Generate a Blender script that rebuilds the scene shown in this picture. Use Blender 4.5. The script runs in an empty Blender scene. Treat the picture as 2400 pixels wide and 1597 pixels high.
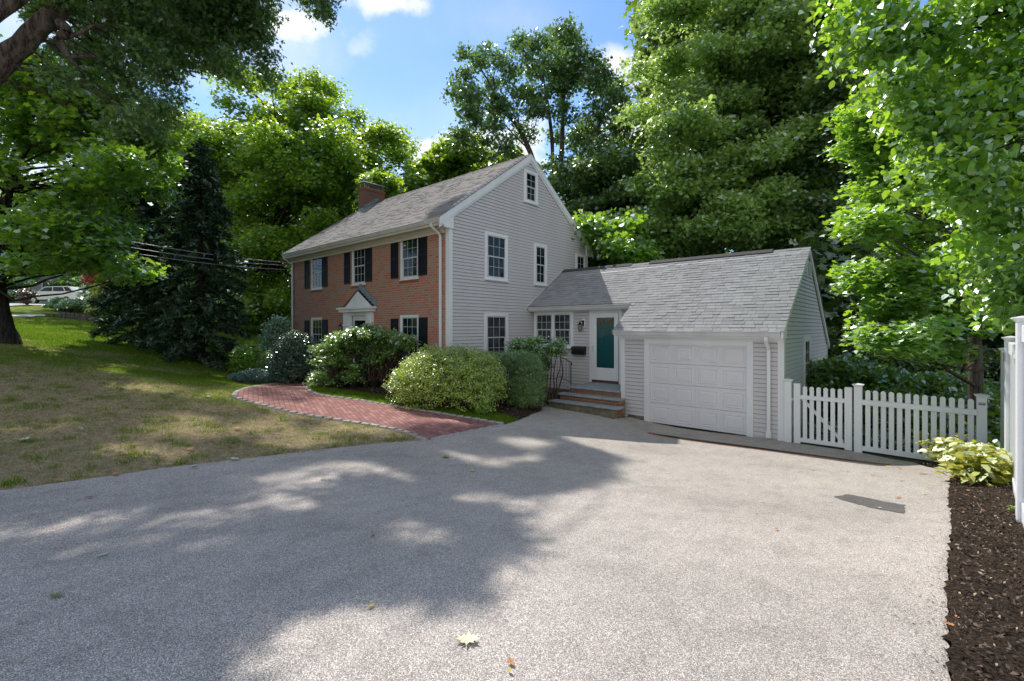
import bpy, bmesh, math, random
import numpy as np
from mathutils import Vector, Matrix, geometry, noise
random.seed(7); rng = np.random.default_rng(11)
sc = bpy.context.scene
COL = sc.collection
PI = math.pi

# ------------------------------------------------------------------ camera frame (metres; x along the facades, y away, z up)
F, CA, Y0, CU, CV, CH = 1099.5, .718, 768., 10.345, -9.081, 2.55
CC, CS = math.cos(CA), math.sin(CA)
def at(px, py, Y):
    X = (px-1200)/F*Y
    return Vector((CU + X*CC - Y*CS, CV + X*CS + Y*CC, CH-(py-Y0)/F*Y))
def proj(x, y, z):
    U = x-CU; V = y-CV; Y = -U*CS+V*CC; X = U*CC+V*CS
    return 1200+F*X/Y, Y0-F*(z-CH)/Y, Y
def depth(x, y): return -(x-CU)*CS+(y-CV)*CC
SUN = Vector((-.74, .335, 1.0)).normalized()

# ------------------------------------------------------------------ terrain height (thin plate spline through surveyed points)
CP = [(4.8,2.8,0),(7.3,2.8,0),(8.1,2.8,0),(9.3,2.8,0),(11.2,2.6,.03),(5.5,1.4,.0),(7.5,1.5,-.01),(9.9,1.8,.0),(4.1,2.7,.12),(2.5,1.9,.2),(4.2,1.9,.17),
 (3.66,-1.7,.42),(3.7,-3.8,.54),(.3,-2.1,.58),(10.3,-9.1,.98),(8.65,-7.5,.94),(3.5,-8.9,.93),(11.05,-2.3,.62),(7,-4,.5),(7,-1,.2),(10.2,-1.7,.36),(11.3,.8,.45),
 (14,-14,1.4),(5,-14,1.35),(-4,-14,1.8),(-4,-.3,.70),(-10.3,0,.78),(0,0,.5),(1.5,1,.36),(-4.0,-2.5,.70),(-6.5,-3.5,.80),(-9.3,-8.45,2.1),(-11,-3.1,1.32),(-3,-6,1.25),
 (-16,-7,2.3),(-18,-14,2.8),(-27,-6,2.88),(-30,1,2.95),(-32,-14,3.35),(-38,-4,4.0),(-45,-10,4.4),(-16,4,1.5),(-24,10,2.2),(0,12,.1),(10,12,-.7),(18,18,-1.2),(-8,14,.7),
 (12,5,-.1),(16,4,.1),(0,30,-.6),(20,40,-2),(-30,40,2),(-60,-30,5),(-60,40,4),(40,60,-2),(40,-30,1.5),(0,-40,2.6),(40,10,-.5)]
CPn = np.array(CP)
def _phi(r2): return 0.5*r2*np.log(r2+1e-9)
def _tps():
    P = CPn[:, :2]; n = len(P)
    d2 = ((P[:, None]-P[None])**2).sum(-1)
    A = np.zeros((n+3, n+3)); A[:n, :n] = _phi(d2)+np.eye(n)*.6
    A[:n, n] = 1; A[:n, n+1:] = P; A[n, :n] = 1; A[n+1:, :n] = P.T
    return np.linalg.solve(A, np.concatenate([CPn[:, 2], np.zeros(3)]))
TW = _tps()
def hgt(x, y):
    x = np.clip(np.asarray(x, float), -60, 40); y = np.clip(np.asarray(y, float), -40, 60)
    sh = x.shape; x = x.ravel(); y = y.ravel(); out = np.zeros(len(x)); n = len(CPn)
    for i in range(0, len(x), 20000):
        a = x[i:i+20000]; b = y[i:i+20000]
        r2 = (a[:, None]-CPn[None, :, 0])**2+(b[:, None]-CPn[None, :, 1])**2
        out[i:i+20000] = _phi(r2)@TW[:n]+TW[n]+TW[n+1]*a+TW[n+2]*b
    return out.reshape(sh)
def h1(x, y): return float(hgt(np.array([x]), np.array([y]))[0])
def gp(px, py):
    """ground point seen at photo position (px, py)"""
    Ys = np.concatenate([np.arange(1.6, 20, .02), np.arange(20, 60, .1)])
    X = (px-1200)/F*Ys
    x = CU+X*CC-Ys*CS; y = CV+X*CS+Ys*CC; z = CH-(py-Y0)/F*Ys
    g = hgt(x, y); k = np.where(z <= g)[0]
    k = k[0] if len(k) else len(Ys)-1
    return float(x[k]), float(y[k])

# ------------------------------------------------------------------ node helpers
def sv(node, name, v): node.inputs[name].default_value = v
def newmat(name):
    m = bpy.data.materials.new(name); m.use_nodes = True
    nt = m.node_tree; b = nt.nodes['Principled BSDF']
    return m, nt, b
def N(nt, t, **kw):
    n = nt.nodes.new(t)
    for k, v in kw.items(): setattr(n, k, v)
    return n
def L(nt, a, b): nt.links.new(a, b)
def ramp(nt, fac, stops):
    r = N(nt, 'ShaderNodeValToRGB')
    e = r.color_ramp.elements
    while len(e) < len(stops): e.new(.5)
    for i, (p, c) in enumerate(stops):
        e[i].position = p; e[i].color = (c[0], c[1], c[2], 1) if not isinstance(c, (int, float)) else (c, c, c, 1)
    L(nt, fac, r.inputs[0]); return r.outputs[0]
def tex(nt, scale, detail=3, rough=.5, coord='Object', stretch=None):
    tc = N(nt, 'ShaderNodeTexCoord'); n = N(nt, 'ShaderNodeTexNoise'); sv(n, 'Scale', scale); sv(n, 'Detail', detail); sv(n, 'Roughness', rough)
    if stretch:
        mp = N(nt, 'ShaderNodeMapping'); mp.inputs['Scale'].default_value = stretch
        L(nt, tc.outputs[coord], mp.inputs[0]); L(nt, mp.outputs[0], n.inputs['Vector'])
    else: L(nt, tc.outputs[coord], n.inputs['Vector'])
    return n.outputs['Fac']
def mix(nt, fac, a, b, mode='MIX'):
    m = N(nt, 'ShaderNodeMix', data_type='RGBA', blend_type=mode)
    for s, v in ((0, fac), (6, a), (7, b)):
        if isinstance(v, bpy.types.NodeSocket): L(nt, v, m.inputs[s])
        elif s == 0: m.inputs[0].default_value = v
        else: m.inputs[s].default_value = (v[0], v[1], v[2], 1)
    return m.outputs[2]
def bump(nt, b, h, strength, dist):
    n = N(nt, 'ShaderNodeBump'); sv(n, 'Strength', strength); sv(n, 'Distance', dist)
    L(nt, h, n.inputs['Height']); L(nt, n.outputs[0], b.inputs['Normal'])
def paint(name, c, rough=.5, var=.12, scale=1.3, dirt=None, spec=.5, streak=(1, 1, .25), bmp=0):
    m, nt, b = newmat(name)
    f = tex(nt, scale, 5, .6, stretch=streak)
    lo = [q*(1-var) for q in c]; hi = [min(1, q*(1+var*.5)) for q in c]
    col = ramp(nt, f, [(.3, lo), (.7, hi)])
    f2 = tex(nt, scale*14, 3)
    col = mix(nt, .12, col, ramp(nt, f2, [(.3, [q*.75 for q in c]), (.7, c)]))
    L(nt, col, b.inputs['Base Color']); sv(b, 'Roughness', rough); sv(b, 'Specular IOR Level', spec)
    if bmp: bump(nt, b, f2, .4, bmp)
    return m
M = {}
M['white'] = paint('white_vinyl', (.82, .83, .84), .45)
M['trim'] = paint('white_trim', (.80, .81, .83), .45)
M['cream'] = paint('cream_trim', (.62, .58, .50), .5)
M['gutter'] = paint('gutter_metal', (.66, .66, .65), .4, .18)
M['sash'] = paint('sash_grey', (.60, .62, .64), .5)
M['shutter'] = paint('black_shutter', (.010, .012, .016), .6, spec=.25)
M['black'] = paint('black_metal', (.010, .010, .011), .4)
M['teal'] = paint('teal_paint', (.016, .17, .19), .4)
M['door_white'] = paint('garage_door_paint', (.74, .725, .745), .5, .06)
M['lead'] = paint('lead_flashing', (.20, .26, .32), .5, .4, 6)
M['blue_stone'] = paint('blue_stone', (.30, .35, .36), .75, .35, 5, bmp=.004)
M['granite'] = paint('granite', (.40, .39, .38), .8, .4, 12, bmp=.006, streak=(1, 1, 1))
M['concrete'] = paint('foundation_concrete', (.17, .155, .125), .9, .45, 5, bmp=.006)
M['rust'] = paint('rusty_iron', (.34, .14, .075), .8, .4, 20)
M['wire'] = paint('cable_grey', (.50, .50, .52), .5)
M['siding'] = paint('vinyl_siding', (.61, .585, .595), .55, .07)
M['grime'] = paint('siding_lap_shade_dirt', (.27, .225, .22), .8, .25, 4)  # lap shadow line put into the colour, together with brown crevice dirt
M['dark'] = paint('dark_interior', (.01, .01, .012), .9)
M['ridgecap'] = paint('ridge_cap', (.06, .055, .055), .9, .3, 10)
M['stone_dark'] = paint('dark_stone', (.10, .09, .08), .9, .6, 5, bmp=.03)
M['lampglass'] = paint('lamp_glass', (.30, .30, .28), .2)

def shingle_mat(name, c):
    m, nt, b = newmat(name)
    g = N(nt, 'ShaderNodeNewGeometry')
    f = g.outputs['Random Per Island']
    col = ramp(nt, f, [(0, [q*.87 for q in c]), (.5, c), (1, [q*1.10 for q in c])])
    big = tex(nt, .5, 4)
    col = mix(nt, 1, col, ramp(nt, big, [(.3, .93), (.7, 1.05)]), 'MULTIPLY')
    fine = tex(nt, 90, 2)
    col = mix(nt, 1, col, ramp(nt, fine, [(.3, .72), (.7, 1.2)]), 'MULTIPLY')
    L(nt, col, b.inputs['Base Color']); sv(b, 'Roughness', .95); sv(b, 'Specular IOR Level', .15)
    bump(nt, b, fine, .5, .004)
    return m
M['shingle_brown'] = shingle_mat('asphalt_shingle_brown', (.33, .305, .295))
M['shingle_grey'] = shingle_mat('asphalt_shingle_grey', (.31, .312, .32))

def brick_mat(name, c1, c2, mortar, bw, bh, rot=None, mort=.01, patch=None, coord='Object', sunk=True):
    m, nt, b = newmat(name)
    tc = N(nt, 'ShaderNodeTexCoord'); mp = N(nt, 'ShaderNodeMapping')
    if rot: mp.inputs['Rotation'].default_value = rot
    L(nt, tc.outputs[coord], mp.inputs[0])
    br = N(nt, 'ShaderNodeTexBrick'); L(nt, mp.outputs[0], br.inputs['Vector'])
    sv(br, 'Scale', 1.0); sv(br, 'Brick Width', bw); sv(br, 'Row Height', bh); sv(br, 'Mortar Size', mort); sv(br, 'Mortar Smooth', .2); sv(br, 'Bias', 0)
    sv(br, 'Color1', (0, 0, 0, 1)); sv(br, 'Color2', (1, 1, 1, 1)); sv(br, 'Mortar', (0, 0, 0, 1))
    n = N(nt, 'ShaderNodeTexNoise'); sv(n, 'Scale', 2.4); sv(n, 'Detail', 3); L(nt, mp.outputs[0], n.inputs['Vector'])
    ad = N(nt, 'ShaderNodeMath', operation='MULTIPLY_ADD'); L(nt, n.outputs['Fac'], ad.inputs[0]); ad.inputs[1].default_value = 1.1
    L(nt, br.outputs['Color'], ad.inputs[2])
    a2 = N(nt, 'ShaderNodeMath', operation='MULTIPLY'); L(nt, ad.outputs[0], a2.inputs[0]); a2.inputs[1].default_value = .62; ad = a2
    if patch:
        col = ramp(nt, ad.outputs[0], [(.2, [q*.72 for q in c1]), (.62, c1), (.74, c2)])
    else: col = ramp(nt, ad.outputs[0], [(.2, [q*.7 for q in c1]), (.7, c1), (1, c2)])
    fine = tex(nt, 60, 3)
    col = mix(nt, 1, col, ramp(nt, fine, [(.3, .75), (.7, 1.15)]), 'MULTIPLY')
    col = mix(nt, br.outputs['Fac'], col, mortar)
    L(nt, col, b.inputs['Base Color']); sv(b, 'Roughness', .9); sv(b, 'Specular IOR Level', .2)
    inv = N(nt, 'ShaderNodeMath', operation='SUBTRACT'); inv.inputs[0].default_value = 1; L(nt, br.outputs['Fac'], inv.inputs[1])
    bump(nt, b, inv.outputs[0], .8, .006)
    return m
# facade bricks lie in the xz plane
M['brick'] = brick_mat('facade_brick', (.54, .19, .125), (.36, .26, .19), (.44, .33, .27), .215, .0745, (PI/2, 0, 0), .010, patch=True)
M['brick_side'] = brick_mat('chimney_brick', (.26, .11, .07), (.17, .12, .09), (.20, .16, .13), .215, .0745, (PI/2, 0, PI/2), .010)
M['brick_step'] = brick_mat('step_brick', (.36, .13, .08), (.22, .15, .10), (.30, .24, .19), .215, .070, (PI/2, 0, 0), .010)
M['paver'] = brick_mat('walk_brick', (.33, .15, .135), (.42, .22, .20), (.13, .085, .07), .2, .1, (0, 0, .35), .006)

def glass_mat(name, tint=(.012, .02, .026), rough=.03):
    m, nt, b = newmat(name)
    f = tex(nt, 1.7, 2)
    L(nt, ramp(nt, f, [(.35, [q*.5 for q in tint]), (.7, [q*1.8 for q in tint])]), b.inputs['Base Color'])
    sv(b, 'Roughness', rough); sv(b, 'Specular IOR Level', .35); sv(b, 'IOR', 1.4)
    w = tex(nt, 2.5, 1); bump(nt, b, w, .05, .01)
    return m
M['pane'] = glass_mat('window_glass')
M['pane_blind'] = glass_mat('window_glass_blinds', (.045, .05, .055))
def thin_glass():
    m, nt, b = newmat('storm_door_glass')
    out = nt.nodes['Material Output']; t = N(nt, 'ShaderNodeBsdfTransparent'); g = N(nt, 'ShaderNodeBsdfGlossy'); sv(g, 'Roughness', .02)
    fr = N(nt, 'ShaderNodeFresnel'); sv(fr, 'IOR', 1.28); mx = N(nt, 'ShaderNodeMixShader'); sv(t, 'Color', (.86, .9, .9, 1))
    L(nt, fr.outputs[0], mx.inputs[0]); L(nt, t.outputs[0], mx.inputs[1]); L(nt, g.outputs[0], mx.inputs[2]); L(nt, mx.outputs[0], out.inputs[0])
    return m
M['clear'] = thin_glass()

LG, TG = 2.05, 1.5
def leaf_mat(name, dark, light, trans, tfac=.45, gloss=.10, grough=.35, nscale=.6):
    m, nt, b = newmat(name); nt.nodes.remove(b)
    dark, light = [q*LG for q in dark], [q*LG for q in light]; trans = [min(.95, q*TG) for q in trans]
    out = nt.nodes['Material Output']
    g = N(nt, 'ShaderNodeNewGeometry'); n = tex(nt, nscale, 3)
    ad = N(nt, 'ShaderNodeMath', operation='MULTIPLY_ADD'); L(nt, n, ad.inputs[0]); ad.inputs[1].default_value = .9; 
    sb = N(nt, 'ShaderNodeMath', operation='MULTIPLY_ADD'); L(nt, g.outputs['Random Per Island'], sb.inputs[0]); sb.inputs[1].default_value = .75; sb.inputs[2].default_value = -.32
    L(nt, sb.outputs[0], ad.inputs[2])
    col = ramp(nt, ad.outputs[0], [(.15, dark), (.75, light)])
    tc = ramp(nt, ad.outputs[0], [(.1, [q*.55 for q in trans]), (.85, trans)])
    d = N(nt, 'ShaderNodeBsdfDiffuse'); L(nt, col, d.inputs[0])
    t = N(nt, 'ShaderNodeBsdfTranslucent'); L(nt, tc, t.inputs[0])
    mx = N(nt, 'ShaderNodeMixShader'); mx.inputs[0].default_value = tfac
    L(nt, d.outputs[0], mx.inputs[1]); L(nt, t.outputs[0], mx.inputs[2])
    gl = N(nt, 'ShaderNodeBsdfGlossy'); sv(gl, 'Roughness', grough); sv(gl, 'Color', (.9, 1, .95, 1))
    fr = N(nt, 'ShaderNodeFresnel'); sv(fr, 'IOR', 1.4)
    fm = N(nt, 'ShaderNodeMath', operation='MULTIPLY_ADD'); L(nt, fr.outputs[0], fm.inputs[0]); fm.inputs[1].default_value = .25+gloss; fm.inputs[2].default_value = gloss*.15
    m2 = N(nt, 'ShaderNodeMixShader'); L(nt, fm.outputs[0], m2.inputs[0]); L(nt, mx.outputs[0], m2.inputs[1]); L(nt, gl.outputs[0], m2.inputs[2])
    L(nt, m2.outputs[0], out.inputs[0])
    return m
M['lf_oak'] = leaf_mat('oak_leaves', (.02, .046, .02), (.075, .135, .04), (.26, .42, .05), .35, .1, .4)
M['lf_maple'] = leaf_mat('maple_leaves', (.010, .035, .010), (.05, .12, .02), (.34, .56, .03), .55, .1, .45)
M['lf_maple2'] = leaf_mat('tall_maple_leaves', (.022, .055, .018), (.13, .215, .06), (.46, .62, .12), .52, .12, .45)
M['lf_ymaple'] = leaf_mat('yellow_green_leaves', (.010, .035, .010), (.06, .13, .02), (.42, .60, .03), .5, .1, .45)
M['lf_tulip'] = leaf_mat('tulip_leaves', (.015, .040, .018), (.05, .10, .03), (.20, .33, .05), .42, .12, .4)
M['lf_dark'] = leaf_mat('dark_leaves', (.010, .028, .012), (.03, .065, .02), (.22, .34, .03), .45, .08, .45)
M['lf_hem'] = leaf_mat('hemlock_needles', (.006, .014, .007), (.024, .05, .02), (.05, .11, .02), .25, .0, .7)
M['lf_spruce'] = leaf_mat('spruce_needles', (.02, .04, .028), (.05, .085, .05), (.08, .12, .05), .3, .05, .5)
M['lf_beech'] = leaf_mat('broad_leaves', (.016, .06, .015), (.07, .16, .03), (.38, .60, .03), .55, .16, .46)
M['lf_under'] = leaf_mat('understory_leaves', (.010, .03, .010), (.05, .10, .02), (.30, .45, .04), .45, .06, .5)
M['lf_holly'] = leaf_mat('holly_leaves', (.014, .032, .020), (.06, .09, .055), (.10, .17, .04), .2, .4, .3)
M['lf_rhodo'] = leaf_mat('rhododendron_leaves', (.03, .065, .018), (.13, .22, .05), (.36, .50, .06), .3, .32, .34)
M['lf_azalea'] = leaf_mat('azalea_leaves', (.06, .10, .02), (.24, .30, .055), (.5, .58, .07), .35, .16, .45)
M['lf_yew'] = leaf_mat('yew_needles', (.02, .055, .014), (.12, .19, .05), (.22, .34, .05), .3, .2, .5)
M['lf_juniper'] = leaf_mat('juniper_needles', (.035, .075, .065), (.09, .15, .12), (.10, .18, .12), .25, .1, .5)
M['lf_bright'] = leaf_mat('bright_shrub_leaves', (.03, .08, .012), (.09, .18, .02), (.4, .6, .03), .5, .2, .4)
M['lf_hosta'] = leaf_mat('yellow_perennial_leaves', (.10, .12, .015), (.31, .30, .035), (.44, .43, .045), .4, .03, .6, 4)
M['lf_red'] = leaf_mat('red_maple_leaves', (.09, .012, .010), (.22, .035, .02), (.55, .10, .04), .45, .1, .5)
M['lf_purple'] = leaf_mat('purple_shrub_leaves', (.06, .045, .04), (.16, .11, .08), (.2, .12, .08), .3, .1, .5)
M['lf_gold'] = leaf_mat('golden_conifer', (.05, .11, .02), (.30, .32, .05), (.5, .5, .05), .4, .1, .5, 1.5)
M['lf_pale'] = leaf_mat('pale_bed_leaves', (.06, .12, .05), (.22, .30, .20), (.35, .5, .2), .4, .2, .4)

def bark_mat(name, c, sc_=14):
    m, nt, b = newmat(name)
    f = tex(nt, sc_, 6, .7, stretch=(1, 1, .22)); f2 = tex(nt, 1.6, 3)
    col = ramp(nt, f, [(.36, [q*.22 for q in c]), (.5, c), (.66, [q*2.0 for q in c])])
    col = mix(nt, ramp(nt, f2, [(.55, 0), (.75, .6)]), col, (c[0]*1.3, c[1]*1.75, c[2]*1.7))
    L(nt, col, b.inputs['Base Color']); sv(b, 'Roughness', .95); sv(b, 'Specular IOR Level', .15)
    bump(nt, b, f, 1, .06)
    return m
M['bark'] = bark_mat('oak_bark', (.11, .085, .07))
M['bark_dark'] = bark_mat('dark_bark', (.03, .026, .022))
M['bark_grey'] = bark_mat('grey_bark', (.12, .105, .09), 10)
M['twig'] = bark_mat('twig_bark', (.10, .07, .05), 20)

# ------------------------------------------------------------------ object helpers
def link(o, parent=None):
    COL.objects.link(o)
    if parent is not None:
        o.parent = parent
        o.matrix_parent_inverse = Matrix.Translation(-Vector(parent.get('org', (0, 0, 0))))
    return o
def tag(o, label=None, cat=None, group=None, kind=None):
    if label: o['label'] = label
    if cat: o['category'] = cat
    if group: o['group'] = group
    if kind: o['kind'] = kind
    return o
def thing(name, label, cat, loc, group=None):
    o = bpy.data.objects.new(name, None); COL.objects.link(o); o.location = loc; o.empty_display_size = .2
    o['org'] = tuple(loc)
    return tag(o, label, cat, group)
def dup(root, off, label=None, group=None):
    """copy of a thing with its parts and sub-parts, moved by off"""
    r = root.copy(); COL.objects.link(r); r.location = Vector(root.location)+Vector(off)
    if label: r['label'] = label
    if group: r['group'] = group
    for ch in list(root.children):
        c = ch.copy(); COL.objects.link(c); c.parent = r
        for gch in ch.children:
            d = gch.copy(); COL.objects.link(d); d.parent = c
    return r
IDT = lambda a, b, c: (a, b, c)
class MB:
    def __init__(s, T=IDT): s.v = []; s.f = []; s.T = T
    def add(s, vs, fs):
        n = len(s.v); s.v += [s.T(*p) for p in vs]; s.f += [tuple(i+n for i in f) for f in fs]; return s
    def box(s, x0, x1, y0, y1, z0, z1):
        return s.add([(x0,y0,z0),(x1,y0,z0),(x1,y1,z0),(x0,y1,z0),(x0,y0,z1),(x1,y0,z1),(x1,y1,z1),(x0,y1,z1)],
                     [(0,3,2,1),(4,5,6,7),(0,1,5,4),(1,2,6,5),(2,3,7,6),(3,0,4,7)])
    def prism(s, poly, a, b, axis='y'):
        """poly of 2D points extruded from a to b along axis ('x': poly is (y,z); 'y': poly is (x,z); 'z': (x,y))"""
        n = len(poly)
        g = {'x': lambda p, t: (t, p[0], p[1]), 'y': lambda p, t: (p[0], t, p[1]), 'z': lambda p, t: (p[0], p[1], t)}[axis]
        return s.add([g(p, a) for p in poly]+[g(p, b) for p in poly],
                     [tuple(range(n))[::-1], tuple(range(n, 2*n))]+[(i, (i+1) % n, n+(i+1) % n, n+i) for i in range(n)])
    def tube(s, pts, rad, n=8, cap=True):
        pts = [Vector(p) for p in pts]
        if not hasattr(rad, '__len__'): rad = [rad]*len(pts)
        vs = []; fs = []; ref = Vector((.31, .17, .93)).normalized()
        for i, p in enumerate(pts):
            t = (pts[min(i+1, len(pts)-1)]-pts[max(i-1, 0)]).normalized()
            u = t.cross(ref)
            if u.length < .1: u = t.cross(Vector((1, 0, 0)))
            u.normalize(); w = t.cross(u)
            for k in range(n):
                a = 2*PI*k/n; q = p+(u*math.cos(a)+w*math.sin(a))*rad[i]; vs.append(tuple(q))
        for i in range(len(pts)-1):
            for k in range(n): fs.append((i*n+k, i*n+(k+1) % n, (i+1)*n+(k+1) % n, (i+1)*n+k))
        if cap: fs.append(tuple(range(n))[::-1]); fs.append(tuple(range((len(pts)-1)*n, len(pts)*n)))
        return s.add(vs, fs)
    def cone(s, c, r0, r1, z0, z1, n=8, rot=0):
        vs = [(c[0]+r0*math.cos(2*PI*k/n+rot), c[1]+r0*math.sin(2*PI*k/n+rot), z0) for k in range(n)]+[(c[0]+r1*math.cos(2*PI*k/n+rot), c[1]+r1*math.sin(2*PI*k/n+rot), z1) for k in range(n)]
        return s.add(vs, [tuple(range(n))[::-1], tuple(range(n, 2*n))]+[(k, (k+1) % n, n+(k+1) % n, n+k) for k in range(n)])
    def build(s, name, mat, parent=None, smooth=False, bevel=0, kind=None):
        me = bpy.data.meshes.new(name); me.from_pydata([tuple(v) for v in s.v], [], s.f)
        if len(s.f) < 30000:
            bm = bmesh.new(); bm.from_mesh(me); bmesh.ops.recalc_face_normals(bm, faces=bm.faces); bm.to_mesh(me); bm.free()
        me.materials.append(M[mat] if isinstance(mat, str) else mat)
        if smooth: me.polygons.foreach_set('use_smooth', [True]*len(me.polygons))
        if hasattr(s, 'grime'):  # grime: faces with the painted lap shadow and crevice dirt
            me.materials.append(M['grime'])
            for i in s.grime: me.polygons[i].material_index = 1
        o = bpy.data.objects.new(name, me); link(o, parent)
        if bevel:
            b = o.modifiers.new('bevel', 'BEVEL'); b.width = bevel; b.segments = 1; b.limit_method = 'ANGLE'
        if kind: o['kind'] = kind
        return o
def np_mesh(name, V, k, mat, parent=None, kind=None, attr=None):
    """V: (n, k, 3) separate k-gons"""
    n = len(V); me = bpy.data.meshes.new(name)
    me.vertices.add(n*k); me.vertices.foreach_set('co', np.ascontiguousarray(V, dtype=np.float32).ravel())
    me.loops.add(n*k); me.loops.foreach_set('vertex_index', np.arange(n*k, dtype=np.int32))
    me.polygons.add(n); me.polygons.foreach_set('loop_start', np.arange(0, n*k, k, dtype=np.int32))
    me.update(calc_edges=True)
    if attr is not None:
        a = me.attributes.new('tone', 'FLOAT', 'POINT'); a.data.foreach_set('value', np.repeat(attr, k).astype(np.float32))
    me.materials.append(M[mat] if isinstance(mat, str) else mat)
    o = bpy.data.objects.new(name, me); link(o, parent)
    if kind: o['kind'] = kind
    return o

# leaf outlines in (along, across) unit coordinates
SH = {
 'diamond': [(0, 0), (.45, .30), (1, 0), (.5, -.30)],
 'oval': [(0, 0), (.22, .24), (.6, .27), (1, 0), (.6, -.27), (.22, -.24)],
 'needle': [(0, -.05), (0, .05), (1, .035), (1, -.035)],
 'spray': [(0, 0), (.3, .13), (.33, .04), (.62, .2), (.6, .05), (1, .02), (.68, -.06), (.66, -.18), (.36, -.05), (.25, -.15)],
 'maple': [(0, 0), (.12, .38), (.3, .22), (.5, .52), (.6, .2), (1, 0), (.6, -.2), (.5, -.52), (.3, -.22), (.12, -.38)],
 'oak': [(0, 0), (.2, .06), (.28, .26), (.42, .07), (.6, .32), (.68, .1), (1, 0), (.68, -.1), (.6, -.32), (.42, -.07), (.28, -.26), (.2, -.06)],
}
def leaves(name, P, size, mat, parent=None, shape='diamond', up=.6, kind=None, droop=0., axis=None, jit=.35, width=1., fold=.12):
    P = np.asarray(P); n = len(P)
    nr = rng.normal(size=(n, 3)); nr /= np.linalg.norm(nr, axis=1)[:, None]
    nr = nr*(1-up); nr[:, 2] += up; nr /= np.linalg.norm(nr, axis=1)[:, None]+1e-9
    d = rng.normal(size=(n, 3)) if axis is None else axis+rng.normal(size=(n, 3))*.5
    d[:, 2] -= droop
    d -= nr*(d*nr).sum(1)[:, None]; d /= np.linalg.norm(d, axis=1)[:, None]+1e-9
    w = np.cross(nr, d)
    s = size*(1+rng.uniform(-jit, jit, n))
    S = SH[shape]; V = np.zeros((n, len(S), 3))
    for i, (a, b) in enumerate(S):
        V[:, i] = P+d*(s*(a-.5))[:, None]+w*(s*b*width)[:, None]+nr*(s*fold*(abs(b)*2-(a-.5)**2*1.5))[:, None]
    return np_mesh(name, V, len(S), mat, parent, kind)

def inpoly(x, y, poly):
    x = np.asarray(x); y = np.asarray(y); c = np.zeros(x.shape, bool); n = len(poly); j = n-1
    for i in range(n):
        xi, yi = poly[i]; xj, yj = poly[j]
        c ^= ((yi > y) != (yj > y)) & (x < (xj-xi)*(y-yi)/((yj-yi)+1e-12)+xi)
        j = i
    return c
def sample_px(poly, n):
    xs = [p[0] for p in poly]; ys = [p[1] for p in poly]; out = []
    while len(out) < n:
        a = rng.uniform(min(xs), max(xs), n*2); b = rng.uniform(min(ys), max(ys), n*2)
        k = inpoly(a, b, poly); out += list(zip(a[k], b[k]))
    return out[:n]
def boughs_from_poly(poly, n, Y, D):
    return [at(a, b, Y+rng.uniform(-D, D)) for a, b in sample_px(poly, n)]
def clump_pts(centers, R, flat, nclump, rc, nleaf, low=-.55, hollow=.55):
    C = []
    for c in centers:
        r = R*rng.uniform(.65, 1.3)
        k = max(3, int(nclump*(r/R)**2))
        d = rng.normal(size=(k, 3)); d /= np.linalg.norm(d, axis=1)[:, None]
        d[:, 2] = np.where(d[:, 2] < low, -d[:, 2], d[:, 2])
        rr = r*(hollow+(1-hollow)*rng.uniform(0, 1, k))**.7
        p = d*rr[:, None]; p[:, 2] *= flat
        C.append(np.array(c)+p)
    C = np.concatenate(C)
    P = np.repeat(C, nleaf, axis=0)+np.clip(rng.normal(size=(len(C)*nleaf, 3)), -2.2, 2.2)*rc*np.array([1, 1, .55])
    return C, P
def split(cs, k, j, f=.7):
    out = []
    for c in cs:
        for _ in range(k): out.append(Vector(c)+Vector((rng.normal()*j, rng.normal()*j, rng.normal()*j*f)))
    return out
def limbs(mb, start, ends, r0, r1=.02, sag=.1, n=6, kink=.12):
    for e in ends:
        s = Vector(start) if not callable(start) else start(e)
        e = Vector(e); Ld = (e-s).length; pts = []; rad = []
        off = Vector(rng.normal(size=3))*Ld*kink
        K = 6
        for i in range(K+1):
            t = i/K; p = s.lerp(e, t)+off*math.sin(t*PI)*.6+Vector(rng.normal(size=3))*Ld*.012*(0 < i < K); p.z += Ld*sag*math.sin(t*PI)
            pts.append(p); rad.append(r0*(1-t)+r1*t)
        mb.tube(pts, rad, n, False)
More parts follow.
